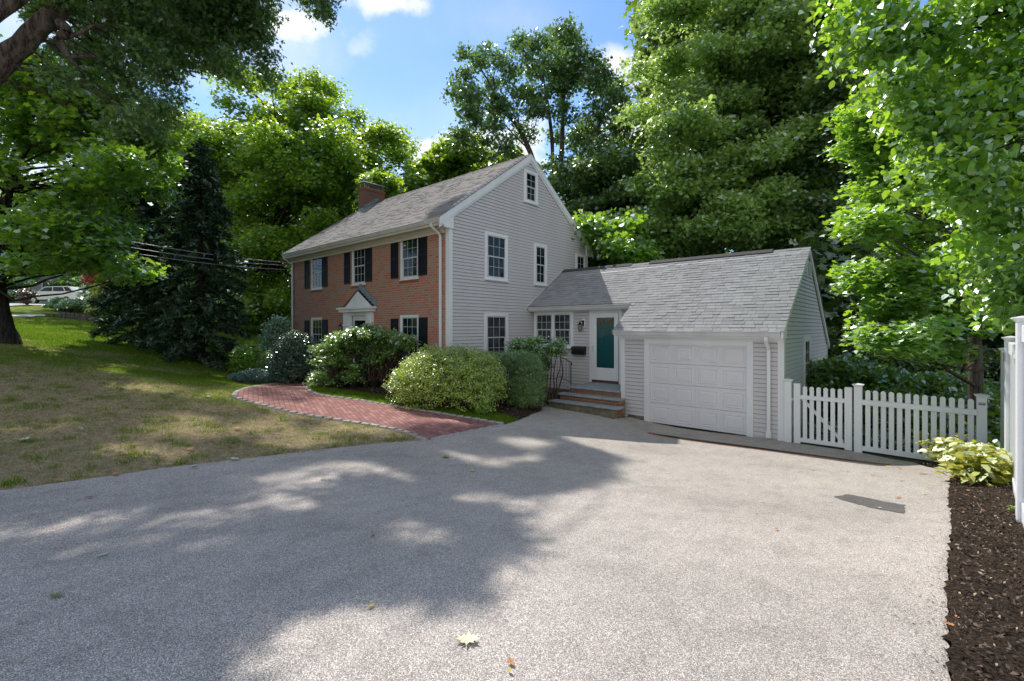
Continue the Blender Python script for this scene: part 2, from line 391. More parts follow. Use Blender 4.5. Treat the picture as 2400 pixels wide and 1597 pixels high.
def tree(name, label, cat, trunk, trad, centers, R, flat, nclump, rc, nleaf, size, mat, shape='diamond', bark='bark_grey', up=.55, group=None, attach=None,
         limb_r=.09, twigs=0, droop=0., width=1., sag=.08, low=-.55, hollow=.55, extra=None, axis=None):
    base = trunk[0]
    t = thing(name, label, cat, (base[0], base[1], base[2]), group)
    mb = MB(); n = 10
    # smooth trunk with a root flare
    pts = []; rad = []
    for i in range(len(trunk)-1):
        a, b = Vector(trunk[i]), Vector(trunk[i+1])
        for k in range(4):
            q = k/4; pts.append(a.lerp(b, q)+Vector(rng.normal(size=3))*trad[i]*.02*(i+k > 0)); rad.append(trad[i]*(1-q)+trad[i+1]*q)
    pts.append(Vector(trunk[-1])); rad.append(trad[-1])
    rad[0] *= 1.45; rad[1] *= 1.12; pts[0] = pts[0]-Vector((0, 0, .25))
    mb.tube(pts, rad, n, False)
    def nearest(e):
        # leave the trunk a little below the bough
        best = min(pts[len(pts)//3:], key=lambda p: (p-Vector(e)).length+max(0, p.z-e[2]+.3*(Vector((p.x, p.y, 0))-Vector((e[0], e[1], 0))).length)*2)
        return best
    limbs(mb, attach if attach else nearest, centers, limb_r, .015, sag)
    C, P = clump_pts(centers, R, flat, nclump, rc, nleaf, low, hollow)
    if extra is not None: P = np.concatenate([P, extra])
    if twigs:
        for c in centers:
            near = C[np.argsort(((C-np.array(c))**2).sum(1))[:twigs*2:2]]
            limbs(mb, tuple(c), [tuple(q) for q in near], .018, .004, .03, 4, .08)
    mb.build('trunk', bark, t, smooth=True)
    leaves('crown', P, size, mat, t, shape, up, droop=droop, width=width, axis=axis)
    return t

# ================================================================== GROUND
def axis_coords(lo, hi, step, far, grow=1.25):
    a = list(np.arange(lo, hi+1e-6, step)); s = step
    while a[-1] < far: s *= grow; a.append(a[-1]+s)
    s = step
    while a[0] > -far: s *= grow; a.insert(0, a[0]-s)
    return np.array(a)
def smooth(t): t = np.clip(t, 0, 1); return t*t*(3-2*t)
def pnoise(x, y, s, seed=0):
    return np.array([noise.fractal(Vector((a*s+seed, b*s-seed*.7, seed*.31)), .9, 2.1, 3) for a, b in zip(x, y)])
def dryness(x, y):
    """0 green turf .. 1 straw-coloured turf"""
    Y = depth(x, y)
    nz = .9*pnoise(x, y, .6, 3)+.75*pnoise(x, y, 2.3, 9)
    d = 1.10-smooth((Y-8.6)/4.5)*.80
    d = d+nz*.55
    # green band under the trees and in the far lawn
    d -= .35*smooth((Y-12)/4)
    # green fringe by the brick walk
    d -= .9*smooth(1-np.hypot(x+5.5, y+4.2)/2.6)
    d += .35*np.exp(-((Y-15.5-.15*x)/1.2)**2)
    return np.clip(d, 0, 1)
XS = axis_coords(-34, 16, .42, 420); YS = axis_coords(-15, 16, .42, 420)
gx, gy = np.meshgrid(XS, YS); gz = hgt(gx, gy)
me = bpy.data.meshes.new('ground')
nx, ny = len(XS), len(YS)
V = np.stack([gx.ravel(), gy.ravel(), gz.ravel()], 1)
idx = np.arange(nx*ny).reshape(ny, nx)
Q = np.stack([idx[:-1, :-1], idx[:-1, 1:], idx[1:, 1:], idx[1:, :-1]], -1).reshape(-1, 4)
me.from_pydata(V.tolist(), [], Q.tolist())
dr = dryness(V[:, 0], V[:, 1])
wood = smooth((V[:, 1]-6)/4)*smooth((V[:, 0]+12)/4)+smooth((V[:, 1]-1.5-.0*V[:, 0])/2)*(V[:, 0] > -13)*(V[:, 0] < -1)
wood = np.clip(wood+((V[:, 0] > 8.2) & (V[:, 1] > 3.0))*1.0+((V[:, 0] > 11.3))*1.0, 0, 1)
a = me.attributes.new('tone', 'FLOAT', 'POINT'); a.data.foreach_set('value', dr.astype(np.float32))
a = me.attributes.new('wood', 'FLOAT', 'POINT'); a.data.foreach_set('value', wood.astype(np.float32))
def attr(nt, n):
    a = N(nt, 'ShaderNodeAttribute'); a.attribute_name = n; return a.outputs['Fac']
m, nt, b = newmat('lawn')
f1 = tex(nt, 9, 5, .65); f2 = tex(nt, 70, 3, .6)
green = ramp(nt, f1, [(.3, (.07, .125, .016)), (.5, (.17, .25, .025)), (.72, (.28, .34, .05))])
straw = ramp(nt, f1, [(.3, (.20, .155, .10)), (.5, (.42, .33, .225)), (.75, (.60, .50, .35))])
c = mix(nt, attr(nt, 'tone'), green, straw)
c = mix(nt, 1, c, ramp(nt, f2, [(.3, .62), (.7, 1.25)]), 'MULTIPLY')
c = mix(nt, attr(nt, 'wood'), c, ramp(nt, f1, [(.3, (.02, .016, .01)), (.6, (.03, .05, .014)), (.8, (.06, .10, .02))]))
L(nt, c, b.inputs['Base Color']); sv(b, 'Roughness', 1); sv(b, 'Specular IOR Level', .1); bump(nt, b, f2, .9, .03)
me.materials.append(m); me.polygons.foreach_set('use_smooth', [True]*len(me.polygons))
g = bpy.data.objects.new('ground', me); link(g); tag(g, kind='structure')

def smooth_poly(pts, k=6, closed=True):
    n = len(pts); out = []
    for i in range(n if closed else n-1):
        p0, p1, p2, p3 = [Vector((*pts[j % n if closed else max(0, min(n-1, j))], 0)) for j in (i-1, i, i+1, i+2)]
        for q in range(k):
            t = q/k
            v = .5*((2*p1)+(-p0+p2)*t+(2*p0-5*p1+4*p2-p3)*t*t+(-p0+3*p1-3*p2+p3)*t**3)
            out.append((v.x, v.y))
    if not closed: out.append(tuple(pts[-1]))
    return out
def sheet(name, poly, step, lift, mat, ripple=0, kind='structure', far=False, jag=0, apron=True):
    xs = [p[0] for p in poly]; ys = [p[1] for p in poly]
    if jag:
        q = []
        n = len(poly)
        for i in range(n):
            a_, b_ = Vector((*poly[i], 0)), Vector((*poly[(i+1) % n], 0)); k = max(1, int((b_-a_).length/.06))
            k = min(k, 60)
            for j in range(k):
                p = a_.lerp(b_, j/k); o = noise.fractal(p*9, .8, 2, 4)*jag; nn = Vector((-(b_-a_).y, (b_-a_).x, 0)).normalized()
                q.append(((p+nn*o).x, (p+nn*o).y))
        poly = q
    pts = [Vector(p) for p in poly]; n = len(pts)
    gx, gy = np.meshgrid(np.arange(min(xs), max(xs), step), np.arange(min(ys), max(ys), step)); gx = gx.ravel(); gy = gy.ravel()
    k = inpoly(gx, gy, poly)
    pts += [Vector((x, y)) for x, y in zip(gx[k], gy[k])]
    r = geometry.delaunay_2d_cdt(pts, [(i, (i+1) % n) for i in range(n)], [], 1, 1e-5)
    P = np.array([(v.x, v.y) for v in r[0]]); z = hgt(P[:, 0], P[:, 1])+lift
    if ripple: z += ripple*pnoise(P[:, 0], P[:, 1], 2.2, 5)*smooth(np.ones(len(P)))
    vs = np.column_stack([P, z]).tolist(); fs = [tuple(f) for f in r[2]]
    me = bpy.data.meshes.new(name); me.from_pydata(vs, [], fs); me.materials.append(M[mat] if isinstance(mat, str) else mat)
    me.polygons.foreach_set('use_smooth', [True]*len(me.polygons))
    o = bpy.data.objects.new(name, me); link(o); o['kind'] = kind
    return o

# materials for the ground sheets
def aggregate(name, stops, tint=(1.20, 1.08, .96), sc1=225, dark=1.0):
    m, nt, b = newmat(name); tc = N(nt, 'ShaderNodeTexCoord')
    vo = N(nt, 'ShaderNodeTexVoronoi'); sv(vo, 'Scale', sc1); L(nt, tc.outputs['Object'], vo.inputs['Vector'])
    sp = N(nt, 'ShaderNodeSeparateColor'); L(nt, vo.outputs['Color'], sp.inputs[0])
    c = ramp(nt, sp.outputs[0], stops)
    warm = ramp(nt, sp.outputs[1], [(.2, (.95, .985, 1.05)), (.6, (1, 1, 1)), (1, (1.09, .985, .92))])
    c = mix(nt, 1, c, warm, 'MULTIPLY')
    gap = ramp(nt, vo.outputs['Distance'], [(.3, 1.08), (.8, .62)])
    c = mix(nt, 1, c, gap, 'MULTIPLY')
    big = tex(nt, .38, 6, .62); mid = tex(nt, 5, 5, .65, stretch=(1, .55, 1))
    c = mix(nt, 1, c, ramp(nt, big, [(.3, .76), (.5, .98), (.72, 1.12)]), 'MULTIPLY')
    c = mix(nt, 1, c, ramp(nt, mid, [(.28, .82), (.5, 1.0), (.7, 1.06)]), 'MULTIPLY')
    c = mix(nt, 1, c, tint, 'MULTIPLY')
    L(nt, c, b.inputs['Base Color']); sv(b, 'Roughness', .85); sv(b, 'Specular IOR Level', .3)
    bump(nt, b, gap, .35, .004)
    return m
M['asphalt'] = aggregate('worn_asphalt', [(.0, .17), (.35, .29), (.65, .41), (.9, .60), (1, .80)])
M['asphalt_dark'] = aggregate('patched_asphalt', [(0, .06), (.5, .13), (1, .25)], (1, .93, .88))
def mulch_mat():
    m, nt, b = newmat('bark_mulch'); f = tex(nt, 55, 5, .7, stretch=(1, 1.8, 1)); f2 = tex(nt, 5, 4)
    c = ramp(nt, f, [(.35, (.010, .007, .005)), (.52, (.06, .042, .030)), (.66, (.13, .09, .062)), (.8, (.26, .18, .12))])
    c = mix(nt, 1, c, ramp(nt, f2, [(.3, .7), (.7, 1.3)]), 'MULTIPLY')
    L(nt, c, b.inputs['Base Color']); sv(b, 'Roughness', 1); sv(b, 'Specular IOR Level', .1); bump(nt, b, f, 1, .03)
    return m
M['mulch'] = mulch_mat()

# driveway: asphalt apron in front of the garage, running off to the left and behind the camera
g_ = gp
drive_px = [(985,1037),(900,1042),(800,1053),(600,1077),(400,1100),(200,1130),(0,1157)]
left_edge = [g_(*p) for p in drive_px]
right_edge = [(10.8,1.25),(10.66,.1),(10.60,-.86),(10.57,-2.66),(10.47,-4.75),(10.44,-6.12),(10.6,-7.5),(11.5,-9.5),(13,-12)]
walk_end = [g_(1180,999), g_(1085,1019), g_(1000,1036)]
drive_poly = [(2.02,1.75),(2.75,1.83),(4.3,1.83),(4.35,2.72),(8.1,2.76),(9.5,2.72),(10.25,2.45)]+right_edge+[(3,-16),(-2,-16)]
e = left_edge[::-1]
drive_poly += [(e[0][0]-2.2, e[0][1]-3.2)]+e+walk_end[::-1][0:1]+walk_end[::-1][1:]+[g_(1210,990), g_(1245,972), g_(1275,955)]
sheet('driveway', drive_poly, .45, .025, 'asphalt', jag=.016)
patch = [g_(1950,1170), g_(1990,1164), g_(2122,1190), g_(2118,1210), g_(2040,1196)]
sheet('asphalt_patch', patch, .3, .031, 'asphalt_dark', jag=.03)

# brick walk
inner = [g_(*p) for p in [(1180,998),(1100,984),(960,961),(850,943),(780,934),(738,925),(722,915),(728,906),(760,902)]]
outer = [g_(*p) for p in [(1000,1036),(960,1019),(900,1004),(800,988),(700,972),(620,953),(560,937),(549,927),(570,914),(640,902),(725,892)]]
inner_s = smooth_poly(inner, 5, False); outer_s = smooth_poly(outer, 5, False)
step_pts = [(-5.7, -1.25), (-3.9, -1.25)]
walk_poly = inner_s+[(-4.0, -1.2), (-5.6, -1.2)]+outer_s[::-1]
sheet('brick_path', walk_poly, .3, .035, 'paver')

# planting beds
bed = [g_(*p) for p in [(1215,988),(1180,975),(1090,962),(1000,948),(900,931),(800,918),(745,910)]]+[(-4.0,-1.1),(-3.8,-.02),(.02,-.02),(.02,3.9),(2.3,3.9),(2.1,2.4),(2.02,1.75),g_(1270,965)]
sheet('planting_bed_soil', bed, .22, .045, 'mulch', .03, jag=.03)
bed2 = [(-5.8,-.02),(-5.7,-1.1),g_(728,889),g_(640,899),g_(560,902),g_(538,885),g_(545,862),(-13.5,-.6),(-13.5,3),(-10.3,3),(-10.3,-.02)]
sheet('shrub_bed_soil', bed2, .25, .04, 'mulch', .03, jag=.03)
bed3 = [(10.25,2.45),(10.8,1.25),(10.66,.1),(10.60,-.86),(10.57,-2.66),(10.47,-4.75),(10.44,-6.12),(10.6,-7.5),(11.5,-9.5),(13,-12),(14,-12),(14,6),(11.3,6),(11.15,2.6)]
sheet('fence_bed_soil', bed3, .15, .045, 'mulch', .035, jag=.045)

# granite edging of the walk, every block its own stone
def stone_mesh(w, d, h_, seed):
    r = random.Random(seed); mb = MB()
    p = [(-w/2, -d/2), (w/2, -d/2), (w/2, d/2), (-w/2, d/2)]
    lo = [(x+r.uniform(-.006, .006), y+r.uniform(-.006, .006), -.06) for x, y in p]
    hi = [(x*.93+r.uniform(-.008, .008), y*.9+r.uniform(-.008, .008), h_+r.uniform(-.008, .008)) for x, y in p]
    mb.add(lo+hi, [(0,3,2,1),(4,5,6,7),(0,1,5,4),(1,2,6,5),(2,3,7,6),(3,0,4,7)])
    return mb
stone_src = []
def stones_along(path, L0, label, group, lift=.035):
    P = [Vector((*p, 0)) for p in path]; cum = [0]
    for a_, b_ in zip(P, P[1:]): cum.append(cum[-1]+(b_-a_).length)
    s = L0/2
    while s < cum[-1]-L0*.4:
        i = max(k for k in range(len(cum)) if cum[k] <= s); i = min(i, len(P)-2)
        t = (s-cum[i])/(cum[i+1]-cum[i]); p = P[i].lerp(P[i+1], t); d = P[i+1]-P[i]
        if len(stone_src) < 8:
            o = stone_mesh(L0*.94, .10, .03, len(stone_src)).build('edging_stone', 'granite', None, bevel=.006); stone_src.append(o)
        else:
            o = random.choice(stone_src).copy(); COL.objects.link(o)
        o.location = (p.x, p.y, h1(p.x, p.y)+lift); o.rotation_euler = (random.uniform(-.02, .02), 0, math.atan2(d.y, d.x)+random.uniform(-.04, .04))
        tag(o, label, 'edging stone', group); s += L0*1.02
stones_along(inner_s, .20, 'pale granite edging block between brick walk and curved grass strip', 'edging blocks on the house side of the walk', .028)
stones_along(outer_s, .20, 'pale granite edging block between brick walk and front lawn', 'edging blocks on the lawn side of the walk', .008)
stones_along(walk_end, .20, 'pale granite edging block where brick walk meets driveway', 'edging blocks at the driveway end of the walk', .015)

# trench drain in front of the garage
dz = .03
tdr = thing('trench_drain', 'rusty slotted trench drain set in the asphalt before the garage', 'drain', (7.7, 1.6, 0))
def on_ground(x, y, l): return (x, y, h1(x, y)+l)
A0, A1 = Vector((5.45, 1.42, 0)), Vector((9.92, 1.84, 0)); dd = (A1-A0).normalized(); nn = Vector((-dd.y, dd.x, 0))
def rib(a_, b_, w, z0, z1, mb):
    n_ = Vector((-(b_-a_).y, (b_-a_).x, 0)).normalized()*w/2
    q = [a_-n_, b_-n_, b_+n_, a_+n_]; zz = [h1(p.x, p.y) for p in q]
    mb.add([(p.x, p.y, z+z0) for p, z in zip(q, zz)]+[(p.x, p.y, z+z1) for p, z in zip(q, zz)], [(0,3,2,1),(4,5,6,7),(0,1,5,4),(1,2,6,5),(2,3,7,6),(3,0,4,7)])
mb = MB(); rib(A0, A1, .10, .0, .030, mb); mb.build('channel', 'dark', tdr)
mb = MB()
for sgn in (-1, 1):
    for k in range(12): rib(A0.lerp(A1, k/12)+nn*.047*sgn, A0.lerp(A1, (k+1)/12)+nn*.047*sgn, .020, .0, .044, mb)
mb.build('frame', 'rust', tdr)
mb = MB()
for k in range(112):
    c0 = A0.lerp(A1, (k+.5)/112); rib(c0-nn*.045, c0+nn*.045, .022, .02, .040, mb)
mb.build('grate', 'rust', tdr)

# grass blades (uncountable: stuff)
def in_any(x, y, polys):
    k = np.zeros(len(x), bool)
    for p in polys: k |= inpoly(x, y, p)
    return k
strip_poly = inner_s[:-2]+[g_(745,910), g_(800,918), g_(900,931), g_(1000,948), g_(1090,962), g_(1180,975), g_(1215,988)]
def blades(name, n, test, ylo, yhi, hgt_, wid, lean, mat, dens_pow=2.0, pxr=(-60, 1300), greenish=None):
    X_ = []; 
    tot = 0
    while tot < n:
        Yd = ylo*(yhi/ylo)**(rng.uniform(0, 1, n*2)**(1/dens_pow*1.6)); px = rng.uniform(*pxr, n*2)
        X = (px-1200)/F*Yd; x = CU+X*CC-Yd*CS; y = CV+X*CS+Yd*CC
        k = test(x, y); X_.append(np.column_stack([x[k], y[k], Yd[k]])); tot += k.sum()
    A = np.concatenate(X_)[:n]; x, y, Yd = A.T; z = hgt(x, y)+.0
    dr = dryness(x, y)
    if greenish is not None: dr = np.clip(dr*0+greenish, 0, 1)
    keep = rng.uniform(0, 1, len(x)) < 1-.25*dr; x, y, z, Yd, dr = [q[keep] for q in (x, y, z, Yd, dr)]
    n = len(x); sc_ = np.clip(Yd/8, .7, 2.2)
    th = rng.uniform(0, 2*PI, n); H = hgt_*rng.uniform(.5, 1.3, n)*(1-.45*dr); ln = lean*(1+1.8*dr)*rng.uniform(.3, 1.4, n)*H
    ph = rng.uniform(0, 2*PI, n); W = wid*sc_
    V = np.zeros((n, 3, 3))
    V[:, 0] = np.column_stack([x-np.cos(th)*W/2, y-np.sin(th)*W/2, z]); V[:, 1] = np.column_stack([x+np.cos(th)*W/2, y+np.sin(th)*W/2, z])
    V[:, 2] = np.column_stack([x+np.cos(ph)*ln, y+np.sin(ph)*ln, z+H])
    tone = np.clip(dr*1.15-.2+rng.normal(size=n)*.22, 0, 1)
    return np_mesh(name, V, 3, mat, None, 'stuff', tone)
m, nt, b = newmat('grass_blade'); nt.nodes.remove(b)
g0 = N(nt, 'ShaderNodeNewGeometry')
gr = ramp(nt, g0.outputs['Random Per Island'], [(0, (.05, .11, .014)), (.6, (.15, .25, .022)), (1, (.28, .36, .06))])
st = ramp(nt, g0.outputs['Random Per Island'], [(0, (.22, .17, .115)), (.6, (.44, .36, .245)), (1, (.68, .58, .42))])
c = mix(nt, attr(nt, 'tone'), gr, st)
d = N(nt, 'ShaderNodeBsdfDiffuse'); t_ = N(nt, 'ShaderNodeBsdfTranslucent'); mx = N(nt, 'ShaderNodeMixShader'); mx.inputs[0].default_value = .45
L(nt, c, d.inputs[0]); L(nt, mix(nt, 1, c, (1.5, 1.6, .8), 'MULTIPLY'), t_.inputs[0]); L(nt, d.outputs[0], mx.inputs[1]); L(nt, t_.outputs[0], mx.inputs[2]); L(nt, mx.outputs[0], nt.nodes['Material Output'].inputs[0])
M['blade'] = m
lawn_ok = lambda x, y: (~in_any(x, y, [drive_poly, walk_poly, bed, bed2, strip_poly])) & (y < .5-.12*x*0) & (x < 3.6) & ~((x > -13.5) & (y > -.3))
tag(blades('lawn_grass', 260000, lawn_ok, 4.2, 30, .050, .0075, .7, 'blade', 2.2, (-60, 1180)), 'short patchy lawn turf, straw coloured near the driveway and green beyond', 'grass')
tag(blades('grass_strip', 26000, lambda x, y: inpoly(x, y, strip_poly), 9.5, 16, .085, .008, .5, 'blade', 1.6, (700, 1240), 0.0), 'narrow strip of bright green grass between brick walk and planting bed', 'grass')

# darker green tufts standing out of the dry turf
tx, ty = [], []
while len(tx) < 230:
    px = rng.uniform(-40, 980); Yd = rng.uniform(4.6, 13); X = (px-1200)/F*Yd; x, y = CU+X*CC-Yd*CS, CV+X*CS+Yd*CC
    if lawn_ok(np.array([x]), np.array([y]))[0]: tx.append(x); ty.append(y)
k_ = 46; tx = np.repeat(tx, k_)+rng.normal(size=230*k_)*np.repeat(rng.uniform(.02, .09, 230), k_); ty = np.repeat(ty, k_)+rng.normal(size=230*k_)*.05
kk = lawn_ok(tx, ty); tx, ty = tx[kk], ty[kk]; n_ = len(tx); tz = hgt(tx, ty); th = rng.uniform(0, 2*PI, n_); ph = rng.uniform(0, 2*PI, n_); H_ = rng.uniform(.03, .085, n_)
V = np.zeros((n_, 3, 3)); V[:, 0] = np.column_stack([tx-np.cos(th)*.004, ty-np.sin(th)*.004, tz]); V[:, 1] = np.column_stack([tx+np.cos(th)*.004, ty+np.sin(th)*.004, tz]); V[:, 2] = np.column_stack([tx+np.cos(ph)*H_*.5, ty+np.sin(ph)*H_*.5, tz+H_])
tag(np_mesh('grass_tufts', V, 3, 'blade', None, 'stuff', np.clip(rng.normal(size=n_)*.15+.12, 0, 1)), 'green tufts of taller grass standing out of the dry lawn', 'grass')
def chips(name, n, poly, smin, smax, mat, lift=.05):
    xs = [p[0] for p in poly]; ys = [p[1] for p in poly]
    x = rng.uniform(min(xs), max(xs), n*3); y = rng.uniform(min(ys), max(ys), n*3); k = inpoly(x, y, poly); x = x[k][:n]; y = y[k][:n]
    P = np.column_stack([x, y, hgt(x, y)+lift+rng.uniform(0, .022, len(x))])
    return leaves(name, P, (smin+smax)/2, mat, None, 'diamond', .55, 'stuff', jit=.7, width=.8)
m, nt, b = newmat('mulch_chip'); g0 = N(nt, 'ShaderNodeNewGeometry')
L(nt, ramp(nt, g0.outputs['Random Per Island'], [(0, (.012, .008, .006)), (.6, (.075, .052, .036)), (.92, (.16, .11, .075)), (.97, (.38, .28, .18)), (1, (.5, .42, .34))]), b.inputs['Base Color'])
sv(b, 'Roughness', .95); M['chip'] = m
near_bed = [(10.25,2.45),(10.83,1.25),(10.69,.1),(10.63,-.86),(10.60,-2.66),(10.50,-4.75),(10.47,-6.12),(10.6,-7.2),(12.2,-7.2),(12.2,3)]
tag(chips('mulch_chips', 26000, near_bed, .012, .035, 'chip'), 'loose dark bark chips along the white privacy fence', 'mulch')
# bits of mulch and grit kicked out over the edge of the asphalt
eb = [(10.83,1.25),(10.69,.1),(10.63,-.86),(10.60,-2.66),(10.50,-4.75),(10.47,-6.12),(10.6,-7.2)]
P = []
for _ in range(800):
    i = rng.integers(0, len(eb)-1); t_ = rng.random(); x = eb[i][0]*(1-t_)+eb[i+1][0]*t_-rng.exponential(.07); y = eb[i][1]*(1-t_)+eb[i+1][1]*t_; P.append((x, y, h1(x, y)+.031))
tag(leaves('scattered_mulch_bits', np.array(P), .012, 'chip', None, 'diamond', .85, 'stuff', jit=.7), 'dark bark bits scattered over the asphalt beside the fence bed', 'mulch')
tag(chips('bed_mulch_chips', 14000, bed, .02, .05, 'chip'), 'loose bark chips under the foundation shrubs', 'mulch')

# ================================================================== HOUSE
house = thing('brick_house', 'two storey colonial house, brick front and pale lap siding, with attached garage wing', 'house', (0, 0, 0))
FR = lambda y0: (lambda a, b, z: (a, y0-b, z))       # wall facing the front (-y): a along x, b outwards
RT = lambda x0: (lambda a, b, z: (x0+b, a, z))       # wall facing the drive side (+x): a along y
EZ, EY, RY_, RZ = 5.69, -.42, 3.72, 8.615            # main roof: eave height and line, ridge line and height
SL = (RZ-EZ)/(RY_-EY)
WL, WR, D2 = -10.24, 0.0, 7.44
def roofz(y): return EZ+SL*(min(y, 2*RY_-y)-EY)

def holes_wall(T, a0, a1, z0, z1, th, holes):
    mb = MB(T); xs = sorted({a0, a1}|{h[0] for h in holes}|{h[1] for h in holes}); zs = sorted({z0, z1}|{h[2] for h in holes}|{h[3] for h in holes})
    for i in range(len(xs)-1):
        run = None
        for j in range(len(zs)-1):
            cx, cz = (xs[i]+xs[i+1])/2, (zs[j]+zs[j+1])/2
            solid = not any(h[0] < cx < h[1] and h[2] < cz < h[3] for h in holes)
            if solid and run is None: run = zs[j]
            if (not solid or j == len(zs)-2) and run is not None:
                top = zs[j+1] if solid else zs[j]
                mb.box(xs[i], xs[i+1], -th, 0, run, top); run = None
    return mb
def siding(T, amin, amax, z0, z1, c=.1016, lip=.017, holes=()):
    mb = MB(T); z = z0
    while z < z1-1e-3:
        zt = min(z+c, z1)
        segs = [(amin(z), amax(z), amin(zt), amax(zt))]
        for h in holes:
            if h[2] < (z+zt)/2 < h[3]:
                ns = []
                for s in segs:
                    if s[0] < h[0] < s[1]: ns.append((s[0], h[0], s[2], h[0]))
                    if s[0] < h[1] < s[1]: ns.append((h[1], s[1], h[1], s[3]))
                    if not (s[0] < h[0] < s[1]) and not (s[0] < h[1] < s[1]): ns.append(s)
                segs = ns
        for s in segs:
            b0, b1, t0, t1 = s
            if b1-b0 < .01 and t1-t0 < .01: continue
            q = .87; zm = z+(zt-z)*q; m0, m1 = b0+(t0-b0)*q, b1+(t1-b1)*q
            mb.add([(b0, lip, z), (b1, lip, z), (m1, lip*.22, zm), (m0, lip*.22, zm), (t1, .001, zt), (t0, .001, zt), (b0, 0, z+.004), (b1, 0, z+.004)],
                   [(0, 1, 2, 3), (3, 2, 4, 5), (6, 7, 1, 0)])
            mb.grime = getattr(mb, 'grime', [])+[len(mb.f)-2, len(mb.f)-1]  # course top and lip underside take the painted lap shadow and dirt
        z = zt
    return mb

def window(T, a0, a1, z0, z1, cols=3, rows=2, cas=.09, deep=0., pane='pane', mull=None, sill=True, head=0., par=None, single=False, cback=None, name='window'):
    """double-hung window: casing (part) > sash, pane (sub-parts); deep < 0 sits back in a brick opening"""
    par = par or house; o = deep
    cb = -.02+o if cback is None else cback; cf = .045+o
    mb = MB(T)
    mb.box(a0, a0+cas, cb, cf, z0, z1); mb.box(a1-cas, a1, cb, cf, z0, z1); mb.box(a0+cas, a1-cas, cb, cf, z1-cas, z1); mb.box(a0+cas, a1-cas, cb, cf, z0, z0+cas*.7)
    if sill: mb.box(a0-.02, a1+.02, cb, cf+.035, z0-.035, z0)
    if head: mb.box(a0-.02, a1+.02, cb, cf+.025, z1, z1+head)
    # inner bead
    for (p, q, r, s) in ((a0+cas, a0+cas+.018, z0+cas*.7, z1-cas), (a1-cas-.018, a1-cas, z0+cas*.7, z1-cas)):
        mb.box(p, q, cb, cf-.014, r, s)
    w = mb.build(name, 'white', par, bevel=.004)
    units = [(a0+cas+.018, a1-cas-.018)] if not mull else [(a0+cas+.018, (a0+a1)/2-mull/2), ((a0+a1)/2+mull/2, a1-cas-.018)]
    if mull: MB(T).box((a0+a1)/2-mull/2, (a0+a1)/2+mull/2, cb, cf, z0+cas*.7, z1-cas).build('mullion', 'white', w, bevel=.004)
    zb, zt = z0+cas*.7, z1-cas; zm = (zb+zt)/2; st = .032
    ms, mp = MB(T), MB(T)
    for (l, r) in units:
        for k, (u, v) in enumerate(((zb, zm+.012), (zm-.012, zt))):
            bk, fr = (.018+o, .030+o) if k else (.006+o, .020+o)
            if not k: bk += .002; fr += .002
            ins = .035 if k == 0 else 0
            L0, R0 = l+ins*.4, r-ins*.4
            s2 = st+(.0 if k else .012)
            ms.box(L0, L0+s2, bk, fr, u, v); ms.box(R0-s2, R0, bk, fr, u, v); ms.box(L0+s2, R0-s2, bk, fr, u, u+s2); ms.box(L0+s2, R0-s2, bk, fr, v-st, v)
            if k == 0:  # dark track beside the lower sash
                pass
            A_, B_ = L0+s2, R0-s2; C_, D_ = u+s2, v-st; g_w = .012
            for i in range(1, cols): x = A_+(B_-A_)*i/cols; ms.box(x-g_w/2, x+g_w/2, bk+.003, fr-.003, C_, D_)
            for j in range(1, rows): z = C_+(D_-C_)*j/rows; ms.box(A_, B_, bk+.0045, fr-.0045, z-g_w/2, z+g_w/2)
            mp.box(A_-.004, B_+.004, bk-.006, bk+.001, C_-.004, D_+.004)
        ms.box(l, r, -.012+o, -.006+o, zb, zt) if o else None
    ms.build('sash', 'sash' if o == 0 else 'sash', w); mp.build('pane', pane, w)
    return w

# ---- brick front
T = FR(0)
WINS = [(-8.61, -7.60), (-5.42, -4.47), (-2.44, -1.45)]
UZ, LZ = (4.10, 5.46), (1.62, 2.96)
holes = [(a, b_, UZ[0], UZ[1]) for a, b_ in WINS]+[(WINS[0][0], WINS[0][1], *LZ), (WINS[2][0]-.02, WINS[2][1], *LZ), (-5.34, -4.40, .6, 3.0)]
holes_wall(T, WL, -.0, -.3, 5.55, .12, holes).build('brick_wall', 'brick', house)
# soldier courses under the upper windows
M['soldier'] = paint('soldier_brick', (.30, .10, .065), .9, .3, 9)
for a, b_ in WINS:
    n_ = 14; sc_mb = MB(T)
    for i in range(n_):
        x = a-.02+(b_-a+.04)*i/n_; sc_mb.box(x+.004, x+(b_-a+.04)/n_-.004, -.01, .006, UZ[0]-.135, UZ[0]-.038)
    sc_mb.build('brick_sill_course', M['soldier'], house)
for i, (a, b_) in enumerate(WINS):
    window(T, a, b_, UZ[0], UZ[1], 3, 2, .075, -.07, cback=-.11)
for (a, b_) in (WINS[0], (WINS[2][0]-.02, WINS[2][1])):
    window(T, a, b_, LZ[0], LZ[1], 3, 2, .085, -.07, cback=-.11, pane='pane')
for a, b_ in WINS:   # cream head boards up to the frieze
    MB(T).box(a-.03, b_+.03, -.06, .03, 5.462, 5.53).build('window_head', 'cream', house)
def shutter(a0, a1, z0, z1):
    mb = MB(T); mb.box(a0, a1, .004, .018, z0, z1)
    for (p, q, r, s) in ((a0, a0+.05, z0, z1), (a1-.05, a1, z0, z1), (a0+.05, a1-.05, z1-.06, z1), (a0+.05, a1-.05, z0, z0+.08), (a0+.05, a1-.05, (z0+z1)/2-.04, (z0+z1)/2+.04)):
        mb.box(p, q, .016, .036, r, s)
    z = z0+.09
    while z < z1-.08:
        if not (z0+z1)/2-.07 < z < (z0+z1)/2+.03:
            mb.add([(a0+.05, .019, z+.03), (a1-.05, .019, z+.03), (a1-.05, .032, z), (a0+.05, .032, z)], [(0, 1, 2, 3)])
        z += .034
    mb.build('shutter', 'shutter', house)
